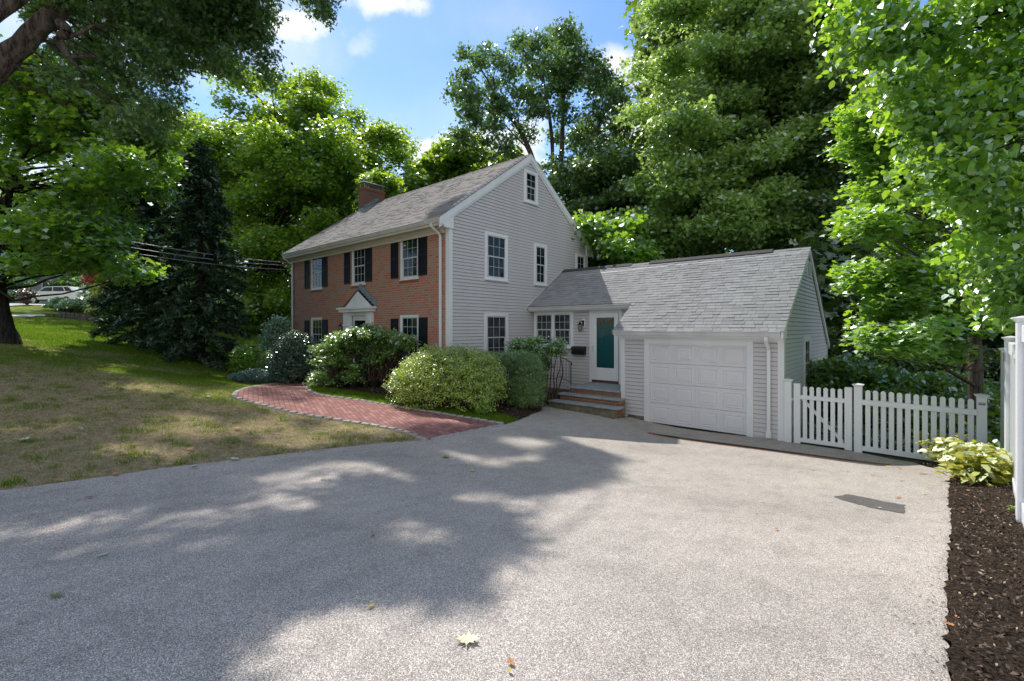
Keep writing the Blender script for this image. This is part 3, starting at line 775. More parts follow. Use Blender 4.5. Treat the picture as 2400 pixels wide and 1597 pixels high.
for i, (a, b_) in enumerate(WINS):
    shutter(a-.45, a-.06, 4.16, 5.44); shutter(b_+.02, b_+.43, 4.16, 5.44)
    if i != 1: shutter(a-.45, a-.06, 1.58, 2.84); shutter(b_+.04, b_+.45, 1.58, 2.86)

# ---- other walls of the main block
gmin = lambda z: max(.0, (z-.09-EZ)/SL+EY) if z > 5.55 else 0.
gmax = lambda z: min(D2, 2*RY_-((z-.09-EZ)/SL+EY)) if z > 5.55 else D2
zap = RZ-.10
gab = [(0, -.3), (D2, -.3), (D2, roofz(D2)-.1), (RY_, RZ-.1), (0, roofz(0)-.1)]
MB().prism(gab, -.12, 0, 'x').build('gable_wall', 'siding', house)
GWH = [(1.44, 2.51, 4.08, 5.58), (3.92, 4.67, 4.08, 5.54), (6.57, 7.27, 4.15, 5.50), (1.42, 2.54, 1.48, 3.01), (3.37, 4.13, 6.91, 8.04)]
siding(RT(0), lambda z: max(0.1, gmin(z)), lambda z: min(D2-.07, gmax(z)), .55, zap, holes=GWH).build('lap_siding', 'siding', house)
MB().prism(gab, WL, WL+.12, 'x').build('far_gable_wall', 'siding', house)
MB().box(WL+.12, -.12, D2-.12, D2, -.5, 5.5).build('rear_wall', 'siding', house)
MB().box(-.12, .006, -.004, D2+.004, -.4, .54).build('foundation', 'concrete', house)
# corner boards
MB().box(-.155, .024, -.022, .10, .42, 5.50).build('corner_board', 'trim', house, bevel=.004)
MB().box(-.02, .024, D2-.07, D2+.022, .42, 5.50).build('corner_board', 'trim', house, bevel=.004)
MB().box(WL-.02, WL+.03, -.02, .10, .4, 5.5).build('corner_board', 'trim', house)

# ---- roof: boards plus individually laid shingle tabs
def shingles(x0, x1, P0, up, Ls, expo, mat, name, parent, s_start=0, seed=1, wlo=.16, whi=.34, clip=None):
    """P0 (y, z) foot of the slope, up (y, z) unit vector up the slope"""
    r = random.Random(seed); mb = []; fs = []
    nrm = (-up[1], up[0]) if up[0] > 0 else (up[1], -up[0])
    def pt(x, s, h_): return (x, P0[0]+up[0]*s+nrm[0]*h_, P0[1]+up[1]*s+nrm[1]*h_)
    s = s_start; row = 0
    while s < Ls:
        s1 = min(s+expo, Ls); x = x0-r.uniform(0, .2); xa = clip(s) if clip else x0
        while x < x1:
            w_ = r.uniform(wlo, whi); l, q = max(x, xa, x0), min(x+w_-.005, x1)
            if q-l > .015:
                t = .011+r.choice((0, 0, .008)); ds = r.uniform(-.004, .003); n0 = len(mb)
                mb += [pt(l, s+ds, t), pt(q, s+ds, t), pt(q, s1+.01, .0035), pt(l, s1+.01, .0035), pt(l, s+ds, -.002), pt(q, s+ds, -.002)]
                fs += [(n0, n0+1, n0+2, n0+3), (n0+4, n0+5, n0+1, n0), (n0, n0+3, n0+4), (n0+1, n0+5, n0+2)]
            x += w_
        s = s1; row += 1
    m_ = MB(); m_.v = mb; m_.f = fs
    return m_.build(name, mat, parent)
RX0, RX1 = WL-.10, .075
Ls = math.hypot(RY_-EY, RZ-EZ); u = ((RY_-EY)/Ls, (RZ-EZ)/Ls)
roofp = [(EY, EZ-.012), (RY_, RZ-.012), (2*RY_-EY, EZ-.012), (2*RY_-EY, EZ-.09), (RY_, RZ-.10), (EY, EZ-.09)]
roof = MB().prism(roofp, RX0, .024, 'x').build('roof', 'ridgecap', house)
shingles(RX0-.01, RX1, (EY-.02, EZ-.014), u, Ls, .135, 'shingle_brown', 'shingles', roof, seed=3)
shingles(RX0-.01, RX1, (2*RY_-EY+.02, EZ-.014), (-u[0], u[1]), Ls, .135, 'shingle_brown', 'shingles', roof, seed=4)
mb = MB()
for k in range(40):
    x = RX0+(RX1-RX0)*k/40
    mb.add([(x, RY_-.13, RZ-.085+.012), (x+.262, RY_-.13, RZ-.085+.002), (x+.262, RY_, RZ+.016), (x, RY_, RZ+.030), (x, RY_+.13, RZ-.085+.012), (x+.262, RY_+.13, RZ-.085+.002)], [(0, 1, 2, 3), (3, 2, 5, 4), (0, 3, 4)])
mb.build('ridge_cap', 'ridgecap', roof)
# rakes, cornice, gutter of the main block
def rake(x0, x1, ys, w0, drop, name='rake_board', mat='trim', par=None, RYv=RY_, RZv=RZ, EYv=EY, EZv=EZ, rear=None):
    pf = [(EYv, EZv-drop), (RYv, RZv-drop), (RYv, RZv-drop-w0), (EYv+.0, EZv-drop-w0)]
    e2 = rear or (2*RYv-EYv, EZv)
    pr = [(e2[0], e2[1]-drop), (RYv, RZv-drop), (RYv, RZv-drop-w0), (e2[0], e2[1]-drop-w0)]
    MB().prism(pf, x0, x1, 'x').build(name, mat, par or house, bevel=.003)
    MB().prism(pr, x0, x1, 'x').build(name, mat, par or house, bevel=.003)
rake(.026, .070, 0, .215, .004)
rake(.024, .040, 0, .275, .024, 'rake_frieze')
for (ya, yb, s) in ((EY, 0.02, 1), (2*RY_-EY, D2-.02, -1)):   # cornice returns
    zb = 5.43 if s == 1 else 5.47
    MB().prism([(ya, EZ-.03), (ya+s*.02, EZ-.17), (ya+s*.16, EZ-.20), (ya+s*.20, zb), (yb+s*.09, zb), (yb+s*.09, roofz(yb)-.16)], -.02, .062, 'x').build('cornice_return', 'trim', house, bevel=.003)
MB().box(WL-.08, -.022, -.35, .0, 5.505, 5.53).build('soffit', 'cream', house)
MB().box(WL-.08, -.022, -.36, -.335, 5.49, 5.63).build('fascia', 'cream', house)
MB().prism([(-.15, 5.503), (-.022, 5.503), (-.022, 5.33), (-.045, 5.33), (-.06, 5.40), (-.10, 5.43)], WL, -.16, 'x').build('frieze_moulding', 'cream', house)
MB().box(WL-.08, .02, D2+.33, D2+.36, 5.49, 5.66).build('fascia', 'trim', house)
GUT = [(0, 0), (-.115, 0), (-.125, -.012), (-.10, -.045), (-.085, -.09), (-.075, -.115), (0, -.115)]
def gutter(x0, x1, y, z, par=None):
    mb = MB(); mb.prism([(y+a, z+b_) for a, b_ in GUT[2:]+[(0, -.012)]], x0, x1, 'x')
    mb.box(x0, x1, y-.125, y-.108, z-.012, z+.004); mb.box(x0, x1, y-.012, y, z-.02, z+.004)
    return mb.build('gutter', 'gutter', par or house, bevel=.003)
gutter(WL-.11, .03, EY+.09, EZ-.01)
def downspout(x, yt, zt, yw, zb, side=1, kick=False):
    mb = MB(); w_ = .07
    def bar(p, q, ww=.075, dd_=.055):
        p, q = Vector(p), Vector(q); d = (q-p).normalized(); xx = Vector((1, 0, 0)); n_ = d.cross(xx).normalized()
        c_ = [(-ww/2, -dd_/2), (ww/2, -dd_/2), (ww/2, dd_/2), (-ww/2, dd_/2)]
        mb.add([tuple(p+xx*a+n_*b_) for a, b_ in c_]+[tuple(q+xx*a+n_*b_) for a, b_ in c_], [(0,3,2,1),(4,5,6,7),(0,1,5,4),(1,2,6,5),(2,3,7,6),(3,0,4,7)])
    bar((x, yt, zt), (x, yt, zt-.10)); bar((x, yt+.005, zt-.085), (x, yw+.005, zt-.30)); bar((x, yw, zt-.28), (x, yw, zb))
    if kick: mb.box(x-.055, x+.055, yw-.045, yw+.04, zb-.01, zb+.16)
    mb.build('downspout', 'white', house, bevel=.006)
downspout(-.36, EY+.03, EZ-.12, -.045, .45); downspout(WL+.07, EY+.03, EZ-.12, -.045, .75)

# ---- gable windows
T = RT(0)
window(T, 1.44, 2.51, 1.53+2.55, 3.03+2.55, 3, 2, .095)
window(T, 3.92, 4.67, 1.53+2.55, 2.99+2.55, 2, 2, .095)
window(T, 6.57, 7.27, 4.15, 2.95+2.55, 2, 2, .095)
window(T, 1.42, 2.54, 1.48, 3.01, 3, 2, .10, pane='pane_blind')
window(T, 3.37, 4.13, 6.91, 8.04, 2, 2, .10)

# ---- chimney
ch = MB().box(-10.06, -9.58, 3.05, 4.20, 6.5, 9.10); ch.box(-10.09, -9.55, 3.02, 4.23, 9.102, 9.18); ch.box(-10.07, -9.57, 3.04, 4.21, 9.182, 9.23)
ch = ch.build('chimney', 'brick_side', house)
mb = MB()
for (x, y) in ((-10.0, 3.12), (-9.65, 3.12), (-10.0, 4.12), (-9.65, 4.12)): mb.box(x-.012, x+.012, y-.012, y+.012, 9.23, 9.47)
mb.box(-10.0, -9.65, 3.11, 3.13, 9.24, 9.27); mb.box(-9.66, -9.64, 3.12, 4.12, 9.24, 9.27)
mb.add([(-10.10, 3.0, 9.47), (-9.55, 3.0, 9.47), (-9.55, 4.24, 9.47), (-10.10, 4.24, 9.47), (-10.04, 3.06, 9.52), (-9.61, 3.06, 9.52), (-9.61, 4.18, 9.52), (-10.04, 4.18, 9.52)],
       [(0,3,2,1),(4,5,6,7),(0,1,5,4),(1,2,6,5),(2,3,7,6),(3,0,4,7)])
for i in range(1, 14): y = 3.12+1.0*i/14; mb.box(-9.653, -9.647, y-.003, y+.003, 9.27, 9.47)
mb.build('chimney_cap', paint('galvanised', (.35, .36, .37), .4, .3, 5), ch)
mb = MB()
for k in range(8):
    y = 3.05+k*.10; z = roofz(y)
    mb.box(-9.585, -9.572+k % 2*.003, y, y+.098, z-.05, z+.22+(k % 2)*.01)
mb.box(-10.06, -9.57, 3.035, 3.048, roofz(3.05)-.05, roofz(3.05)+.10)
mb.build('flashing', 'lead', ch)

# ---- front entry with pediment
T = FR(0); xc = -4.87
en = MB(T)
for s in (-1, 1):
    a, b_ = sorted((xc+s*.60, xc+s*.94)); en.box(a, b_, 0.0, .11, .72, 2.60); en.box(a+.06, b_-.06, .105, .122, .9, 2.5); en.box(a-.015, b_+.015, .0, .135, 2.60, 2.66); en.box(a, b_, .0, .11, 2.66, 3.10); en.box(a+.06, b_-.06, .105, .122, 2.72, 3.04)
    en.box(a-.02, b_+.02, 0, .13, .72, .86)
    c0, c1 = sorted((xc+s*.47, xc+s*.60)); en.box(c0, c1, -.1, .05, .72, 3.0)
en.box(xc-.60, xc+.60, -.1, .06, 2.98, 3.10)
en = en.build('door_surround', 'trim', house, bevel=.004)
pd = MB(T)
pd.box(xc-1.04, xc+1.04, 0, .24, 3.102, 3.20); pd.box(xc-1.10, xc+1.10, 0, .30, 3.202, 3.275)
def rakeb(s, x0, z0, x1, z1, w_, b0, b1):
    pd.prism([(xc+s*x0, z0), (xc+s*x1, z1), (xc+s*x1, z1-w_), (xc+s*(x0-w_*1.3), z0)], -b0, -b1, 'y')
for s in (-1, 1): rakeb(s, 1.10, 3.278, 0, 3.95, .15, 0, .285)
pd.add([(xc-.9, .06, 3.277), (xc+.9, .06, 3.277), (xc, .06, 3.86)], [(0, 1, 2)])
pd = pd.build('pediment', 'trim', en, bevel=.003)
pr = MB(T)
for s in (-1, 1): pr.prism([(xc+s*1.14, 3.285), (xc, 3.975), (xc, 4.005), (xc+s*1.17, 3.30)], 0, -.32, 'y')
pr.build('pediment_roof', 'shingle_grey', en)
fl = MB(T)
for k in range(7):
    x = 1.12-k*.16; z = 3.30+(1.12-x)*.61
    fl.box(xc+x-.17, xc+x, .0, .014+k % 2*.004, z-.02, z+.22)
fl.build('flashing', 'lead', en)
dr_ = MB(T).box(xc-.47, xc+.47, -.085, -.045, .78, 2.98); dr_.box(xc-.47, xc-.36, -.045, -.02, .8, 2.96); dr_.box(xc+.36, xc+.47, -.045, -.02, .8, 2.96); dr_.box(xc-.36, xc+.36, -.045, -.02, 2.80, 2.96); dr_.box(xc-.36, xc+.36, -.045, -.02, .8, 1.25)
dr_ = dr_.build('front_door', 'trim', house, bevel=.003)
MB(T).box(xc-.36, xc+.36, -.040, -.032, 1.25, 2.80).build('pane', 'pane', dr_)
MB(T).box(xc-.95, xc+.95, 0, .95, .55, .71).box(xc-.75, xc+.75, .95, 1.25, .45, .60).build('front_stoop', 'blue_stone', house)

# ---- breezeway and garage
GRY, GRZ = 5.708, 4.724; GEY, GEZ = 2.426, 2.470; SG = (GRZ-GEZ)/(GRY-GEY)
BEY = 3.573; BEZ = GRZ-SG*(GRY-BEY); REY, REZ = 9.236, 2.009
GX0, GX1 = 4.04, 8.016
lg = math.hypot(GRY-GEY, GRZ-GEZ); ug = ((GRY-GEY)/lg, (GRZ-GEZ)/lg)
def gz(y): return GEZ+SG*(y-GEY) if y < GRY else GRZ-(GRZ-REZ)/(REY-GRY)*(y-GRY)
groof = MB().prism([(BEY, BEZ-.012), (GRY, GRZ-.012), (REY, REZ-.012), (REY, REZ-.09), (GRY, GRZ-.11), (BEY, BEZ-.09)], .0, GX0-.06, 'x')
groof.prism([(GEY, GEZ-.012), (GRY, GRZ-.012), (REY, REZ-.012), (REY, REZ-.09), (GRY, GRZ-.11), (GEY, GEZ-.09)], GX0-.06, GX1+.024, 'x')
groof = groof.build('garage_roof', 'ridgecap', house)
sb = (BEY-GEY)/ug[0]
shingles(.012, GX1+.09, (GEY-.02, GEZ-.012), ug, lg, .143, 'shingle_grey', 'shingles', groof, seed=8, wlo=.12, whi=.30, clip=lambda s: (.012 if s > sb-.03 else GX0-.075))
lr = math.hypot(REY-GRY, GRZ-REZ)
shingles(.0, GX1+.09, (REY+.02, REZ-.012), ((GRY-REY)/lr, (GRZ-REZ)/lr), lr, .143, 'shingle_grey', 'shingles', groof, seed=9)
mb = MB()   # ridge vent in two runs, slightly uneven
for (a, b_, h_) in ((.05, 2.9, .035), (3.55, 7.2, .045)):
    mb.prism([(GRY-.16, GRZ-.11+h_), (GRY, GRZ+h_), (GRY+.16, GRZ-.12+h_), (GRY+.16, GRZ-.13), (GRY, GRZ-.02), (GRY-.16, GRZ-.125)], a, b_, 'x')
mb.prism([(GRY-.15, GRZ-.10), (GRY, GRZ+.008), (GRY+.15, GRZ-.11), (GRY, GRZ-.03)], 2.9, GX1+.08, 'x')
mb.build('ridge_vent', 'ridgecap', groof, bevel=.004)
mb = MB(); r_ = random.Random(4)    # pale chalk line just under the ridge
n_ = 40; pts = [(.9+(GX1-1.0)*k/n_, GRY-.27-.16*(1-k/n_)+r_.uniform(-.004, .004)) for k in range(n_+1)]
for p, q in zip(pts, pts[1:]):
    nz_ = .018
    mb.add([(p[0], p[1]-.008, gz(p[1]-.008)+nz_), (q[0], q[1]-.008, gz(q[1]-.008)+nz_), (q[0], q[1]+.008, gz(q[1]+.008)+nz_), (p[0], p[1]+.008, gz(p[1]+.008)+nz_)], [(0, 1, 2, 3)])
mb.build('chalk_line', 'white', groof)
MB().prism([(BEY+.0, BEZ-.005), (GRY, GRZ-.005), (GRY, GRZ+.06), (BEY, BEZ+.06)], .003, .022, 'x').build('flashing', 'gutter', groof)

BW, GW = 3.917, 2.781
# solid cores
MB().box(.0, GX0, BW, BW+.12, .0, BEZ+.08).build('breezeway_wall', 'siding', house)
core = holes_wall(FR(GW), GX0, GX1, -.15, GEZ+.05, .12, [(4.84, 7.29, -.15, 2.13)]); core.build('garage_front_wall', 'siding', house)
gp_ = [(GW+.12, -.6), (9.124, -.6), (9.124, gz(9.124)-.1), (GRY, GRZ-.1), (GW+.12, gz(GW+.12)-.1)]
MB().prism(gp_, GX1-.12, GX1, 'x').build('garage_gable_wall', 'siding', house)
MB().prism([(GW+.12, -.3), (BW, -.3), (BW, BEZ), (GW+.12, gz(GW+.12)-.1)], GX0, GX0+.12, 'x').build('garage_side_wall', 'siding', house)
MB().box(0, GX1-.12, 9.0, 9.124, -.6, 1.95).build('rear_wall', 'siding', house)
MB().box(GX0+.12, GX1-.12, GW+1.2, GW+1.25, 0, 2.4).build('garage_back', 'dark', house)
# siding
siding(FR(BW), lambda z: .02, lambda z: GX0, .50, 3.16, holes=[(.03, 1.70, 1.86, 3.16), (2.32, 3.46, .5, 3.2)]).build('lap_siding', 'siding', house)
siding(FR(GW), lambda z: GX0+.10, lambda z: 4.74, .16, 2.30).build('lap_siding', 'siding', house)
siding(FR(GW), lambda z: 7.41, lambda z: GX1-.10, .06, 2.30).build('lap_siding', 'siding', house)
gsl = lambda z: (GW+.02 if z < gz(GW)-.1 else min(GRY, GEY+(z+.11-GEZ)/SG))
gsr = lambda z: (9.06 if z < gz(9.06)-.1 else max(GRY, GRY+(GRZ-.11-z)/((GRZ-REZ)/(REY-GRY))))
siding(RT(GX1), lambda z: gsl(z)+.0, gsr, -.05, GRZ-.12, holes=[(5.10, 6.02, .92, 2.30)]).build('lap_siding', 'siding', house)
MB().box(GX0-.005, 4.72, GW-.006, GW+.1, -.1, .155).build('foundation', 'concrete', house)
MB().box(.02, 2.6, BW-.02, BW+.05, -.1, .49).build('foundation', 'concrete', house)
# trim
MB().box(GX0-.02, GX0+.105, GW-.024, GW+.08, .16, 2.31).build('corner_board', 'trim', house, bevel=.003)
MB().box(GX0+.02, GX0+.19, GW-.03, GW-.001, .045, .155).build('corner_block', 'trim', house)
MB().box(GX1-.105, GX1+.022, GW-.024, GW+.10, .0, 2.31).build('corner_board', 'trim', house, bevel=.003)
MB().box(GX1-.04, GX1+.022, 9.04, 9.15, -.3, gz(9.1)-.1).build('corner_board', 'trim', house)
MB().box(GX0-.055, GX1+.0, GEY+.09, GW, 2.305, 2.33).build('soffit', 'trim', house)
MB().box(GX0-.055, GX1+.06, GEY+.088, GEY+.11, 2.31, 2.45).build('fascia', 'trim', house)
MB().box(GX0-.0, GX1+.0, GW-.032, GW-.002, 2.235, 2.304).build('frieze', 'trim', house)
MB().prism([(GEY+.02, GEZ-.03), (GEY+.09, 2.30), (GW+.08, 2.30), (GW+.08, gz(GW+.08)-.13)], GX1+.0, GX1+.058, 'x').build('cornice_return', 'trim', house, bevel=.003)
rake(GX1+.026, GX1+.072, 0, .15, .004, par=house, RYv=GRY, RZv=GRZ, EYv=GEY, EZv=GEZ, rear=(REY, REZ))
gutter(GX0-.08, GX1+.02, GEY+.088, GEZ-.01)
MB().box(.02, GX0-.06, BEY+.09, BW, 3.13, 3.155).build('soffit', 'trim', house)
MB().box(.02, GX0-.06, BEY+.088, BEY+.11, 3.10, BEZ-.02).build('fascia', 'trim', house)
gutter(.025, GX0+.03, BEY+.088, BEZ-.01)
downspout(7.74, GEY+.03, GEZ-.125, GW-.06, .06, kick=True)
# breezeway double window and its trim
window(FR(BW), .04, 1.70, 1.88, 3.10, 3, 2, .10, pane='pane_blind', mull=.09)
# garage door
Td = FR(GW)
tr = MB(Td)
tr.box(4.72, 4.84, -.1, .034, .0, 2.234); tr.box(7.29, 7.41, -.1, .034, .0, 2.234); tr.box(4.84, 7.29, -.1, .034, 2.13, 2.234)
for a in (4.745, 4.79): tr.box(a, a+.012, .034, .042, 0, 2.2)
for a in (7.33, 7.375): tr.box(a, a+.012, .034, .042, 0, 2.2)
tr.box(4.84, 4.87, -.1, .018, 0, 2.13); tr.box(7.26, 7.29, -.1, .018, 0, 2.13); tr.box(4.87, 7.26, -.1, .016, 2.10, 2.13)
tr.build('garage_door_casing', 'trim', house, bevel=.003)
gd = MB(Td)
dx0, dx1 = 4.86, 7.27
for r_i in range(4): z = .02+.53*r_i; gd.box(dx0, dx1, -.08, -.035, z, z+.524)
gd = gd.build('garage_door', 'door_white', house, bevel=.004)
for r_i in range(4):
    for c_i in range(4):
        wq = (dx1-dx0)/4; a = dx0+wq*c_i+.07; b_ = dx0+wq*(c_i+1)-.07; z = .02+.53*r_i+.075; z2 = z+.375
        pn = MB(Td)
        # moulded rim and bevelled field
        o_, i_ = -.037, -.028
        for (k0, k1, h0, h1_) in ((0, .016, -.0355, -.024), (.016, .03, -.024, -.034)):
            A_ = [(a+k0, z+k0), (b_-k0, z+k0), (b_-k0, z2-k0), (a+k0, z2-k0)]; B_ = [(a+k1, z+k1), (b_-k1, z+k1), (b_-k1, z2-k1), (a+k1, z2-k1)]
            pn.add([(x, h0, zz) for x, zz in A_]+[(x, h1_, zz) for x, zz in B_], [(0,1,5,4),(1,2,6,5),(2,3,7,6),(3,0,4,7)])
        A_ = [(a+.045, z+.045), (b_-.045, z+.045), (b_-.045, z2-.045), (a+.045, z2-.045)]; B_ = [(a+.075, z+.075), (b_-.075, z+.075), (b_-.075, z2-.075), (a+.075, z2-.075)]
        pn.add([(x, -.0345, zz) for x, zz in A_]+[(x, -.026, zz) for x, zz in B_], [(0,1,5,4),(1,2,6,5),(2,3,7,6),(3,0,4,7),(4,5,6,7)])
        pn.build('door_panel', 'door_white', gd)
MB(Td).box((dx0+dx1)/2-.0035, (dx0+dx1)/2+.0035, -.034, -.0325, .03, 2.12).build('door_stile_seam', 'gutter', gd)
MB(Td).box(dx0, dx1, -.085, -.03, -.0, .02).build('weather_seal', 'black', gd)
# garage side window and gable vent
window(RT(GX1), 5.10, 6.02, .92, 2.30, 2, 2, .10)
vt = MB(RT(GX1)).box(5.62, 6.12, .0, .03, 3.93, 4.33)
for k in range(9): z = 3.97+k*.038; vt.add([(5.66, .034, z+.03), (6.08, .034, z+.03), (6.08, .055, z), (5.66, .055, z)], [(0, 1, 2, 3)])
vt.build('gable_vent', 'white', house)
# storm door over a teal panelled door
Tb = FR(BW)
sd = MB(Tb)
sd.box(2.32, 2.43, .0, .045, .80, 3.12); sd.box(3.36, 3.47, .0, .045, .80, 3.12); sd.box(2.43, 3.36, .0, .045, 3.02, 3.12); sd.box(2.30, 3.49, .0, .06, 3.12, 3.15)
sd.build('door_casing', 'trim', house, bevel=.003)
st_ = MB(Tb)
st_.box(2.435, 2.60, .048, .075, .90, 3.015); st_.box(3.22, 3.355, .048, .075, .90, 3.015); st_.box(2.60, 3.22, .048, .075, 2.86, 3.015); st_.box(2.60, 3.22, .048, .075, .90, 1.29)
st_ = st_.build('storm_door', 'white', house, bevel=.003)
MB(Tb).box(2.595, 3.225, .058, .064, 1.285, 2.865).build('pane', 'clear', st_)
MB(Tb).box(2.475, 2.49, .075, .10, 1.78, 1.98).box(2.478, 2.487, .10, .11, 1.8, 1.96).build('handle', paint('pale_handle', (.6, .6, .6), .3), st_)
MB(Tb).box(2.43, 3.36, .0, .07, .815, .90).build('door_sill', paint('brown_sill', (.10, .05, .03), .7, .3), house)
td = MB(Tb).box(2.50, 3.32, .004, .014, .90, 3.0)
td = td.build('entry_door', 'teal', house)
fr_ = MB(Tb)
for (a, b_, z, z2) in ((2.67, 2.87, 1.36, 1.82), (2.97, 3.17, 1.36, 1.82), (2.67, 2.87, 1.96, 2.58), (2.97, 3.17, 1.96, 2.58)):
    for q, (k0, k1, h0, h1_) in enumerate(((0, .012, .0145, .024), (.012, .03, .024, .0155), (.045, .07, .0155, .022))):
        A_ = [(a+k0, z+k0), (b_-k0, z+k0), (b_-k0, z2-k0), (a+k0, z2-k0)]; B_ = [(a+k1, z+k1), (b_-k1, z+k1), (b_-k1, z2-k1), (a+k1, z2-k1)]
        fr_.add([(x, h0, zz) for x, zz in A_]+[(x, h1_, zz) for x, zz in B_], [(0,1,5,4),(1,2,6,5),(2,3,7,6),(3,0,4,7)]+([(4,5,6,7)] if q == 2 else []))
fr_.build('door_panels', 'teal', td)
MB(Tb).box(2.68, 2.87, .0145, .018, 2.66, 2.83).box(2.97, 3.16, .0145, .018, 2.66, 2.83).build('pane', paint('amber_pane', (.10, .05, .02), .1, .8, 9), td)

# ---- steps, rail, lamp, letter box
steps = thing('entry_steps', 'three bluestone treads on red brick risers leading to the side door', 'steps', (3.2, 2.6, .2))
MB().box(2.38, 4.035, 2.68, BW-.03, .2, .735).box(2.25, 4.2, 2.37, 2.68, .15, .555).box(2.15, 4.28, 2.05, 2.37, .0, .375).build('brick_base', 'brick_step', steps)
MB().box(2.08, 4.30, 2.03, 2.05, .0, .375).build('mossy_footing', paint('mossy_stone', (.22, .20, .14), .95, .5, 7, bmp=.01, streak=(1, 1, 1)), steps)
for (a, b_, y0_, y1_, z) in ((2.30, 4.035, 2.62, BW-.025, .736), (2.17, 4.24, 2.31, 2.66, .556), (2.08, 4.36, 1.97, 2.36, .376)):
    MB().box(a, b_, y0_, y1_, z, z+.048).build('tread', 'blue_stone', steps, bevel=.010)
MB().box(2.4, 3.4, BW-.10, BW-.02, .785, .815).build('threshold', 'blue_stone', steps)
rl = thing('iron_railing', 'black wrought iron hand rail beside the side door steps', 'railing', (2.16, 3.1, .78))
mb = MB()
P0, P1, P2 = Vector((2.17, 3.05, 0)), Vector((1.72, 3.13, 0)), Vector((1.05, 3.22, 0))
def rp(t): return P0.lerp(P1, t/.4) if t < .4 else P1.lerp(P2, (t-.4)/.6)
top = lambda t: 1.44+.12*min(1, t/.4); bot = lambda t: .86+.12*min(1, t/.4) if t < .4 else .98-.08*min(1, (t-.4)/.3)
mb.tube([rp(0)+Vector((0, 0, 1.46)), rp(0)+Vector((0, 0, .70))], .016, 6)
mb.tube([rp(0)+Vector((.035, -.01, 1.40)), rp(0)+Vector((.03, -.01, 1.46)), rp(.0)+Vector((0, 0, 1.48)), rp(.4)+Vector((0, 0, 1.62)), rp(1)+Vector((0, 0, 1.62))], .013, 6)
mb.tube([rp(0)+Vector((0, 0, .84)), rp(.4)+Vector((0, 0, .98)), rp(.8)+Vector((0, 0, .86)), rp(1)+Vector((0, 0, .86))], .009, 6)
mb.build('hand_rail', 'black', rl)
for k in range(9):
    t = .07+k*.115; z0_ = .84+.14*min(1, t/.4) if t < .4 else .98-.12*min(1, (t-.4)/.4)
    MB().tube([rp(t)+Vector((0, 0, z0_)), rp(t)+Vector((0, 0, 1.48+.14*min(1, t/.4)))], .0065, 5).build('baluster', 'black', rl)
MB().tube([rp(1)+Vector((0, 0, 1.62)), rp(1)+Vector((0, 0, .2))], .013, 6).build('post', 'black', rl)

def lantern(x, yw, z, label, plate):
    t = thing('wall_lantern', label, 'lantern', (x, yw, z))
    if plate: MB().box(x+.005, x+.125, yw-.022, yw, z-.10, z+.18).build('back_plate', 'white', t, bevel=.01)
    y = yw-.13
    MB().box(x+.03, x+.09, yw-.035, yw-.02, z-.06, z+.12).tube([(x+.06, yw-.03, z+.02), (x+.05, yw-.09, z+.10), (x+.01, y-.01, z+.10), (x, y, z+.04)], [.014, .014, .012, .010], 6).build('bracket', 'black', t)
    hd = MB().cone((x, y), .085, .022, z-.02, z+.055, 6); hd.cone((x, y), .02, .008, z+.055, z+.09, 6); hd.cone((x, y), .05, .062, z-.215, z-.20, 6); hd.cone((x, y), .01, .03, z-.24, z-.215, 6)
    for k in range(6):
        a = 2*PI*k/6; hd.tube([(x+.052*math.cos(a), y+.052*math.sin(a), z-.205), (x+.076*math.cos(a), y+.076*math.sin(a), z-.018)], .005, 4)
    hd.build('lamp_head', 'black', t)
    MB().cone((x, y), .043, .066, z-.2, z-.02, 6).build('lamp_glass', 'lampglass', t)
lantern(2.02, BW, 2.66, 'black carriage lantern on a white plate left of the teal side door', True)
lantern(-5.98, 0, 2.62, 'black carriage lantern on the brick wall beside the front entry', False)
mbx = thing('wall_mailbox', 'black metal letter box hung on the siding by the side door', 'mailbox', (1.95, BW-.09, 1.66))
MB().prism([(BW-.02, 1.67), (BW-.15, 1.67), (BW-.165, 1.80), (BW-.13, 1.90), (BW-.02, 1.93)], 1.70, 2.19, 'x').build('box', 'black', mbx, bevel=.006)
MB().prism([(BW-.018, 1.945), (BW-.135, 1.915), (BW-.185, 1.84), (BW-.175, 1.835), (BW-.13, 1.90), (BW-.018, 1.932)], 1.685, 2.205, 'x').build('lid', 'black', mbx, bevel=.003)
MB().box(2.225, 2.30, BW-.03, BW-.016, 1.86, 1.95).build('door_bell', paint('beige', (.5, .45, .36), .5), house)

# ================================================================== FENCES
def picket(mb, x0, x1, yf, z0, z1, th=.022):
    xm = (x0+x1)/2; w_ = (x1-x0)/2
    poly = [(x0, z0), (x1, z0), (x1, z1-w_*.75)]+[(xm+w_*math.cos(a)*.92, z1-w_*.75+w_*.75*math.sin(a)) for a in (PI*.22, PI*.38, PI*.5, PI*.62, PI*.78)]+[(x0, z1-w_*.75)]
    mb.prism(poly, yf, yf+th, 'y')
def cap(mb, x0, x1, y0, y1, z):
    for (e0, e1, za, zb) in ((.0, .028, z, z+.035), (.030, .030, z+.035, z+.048)):
        mb.add([(x0-e0,y0-e0,za),(x1+e0,y0-e0,za),(x1+e0,y1+e0,za),(x0-e0,y1+e0,za),(x0-e1,y0-e1,zb),(x1+e1,y0-e1,zb),(x1+e1,y1+e1,zb),(x0-e1,y1+e1,zb)], [(0,3,2,1),(4,5,6,7),(0,1,5,4),(1,2,6,5),(2,3,7,6),(3,0,4,7)])
    xm, ym = (x0+x1)/2, (y0+y1)/2; zz = z+.048
    mb.add([(x0-.028,y0-.028,zz),(x1+.028,y0-.028,zz),(x1+.028,y1+.028,zz),(x0-.028,y1+.028,zz),(xm,ym,zz+.022)], [(0,1,4),(1,2,4),(2,3,4),(3,0,4)])
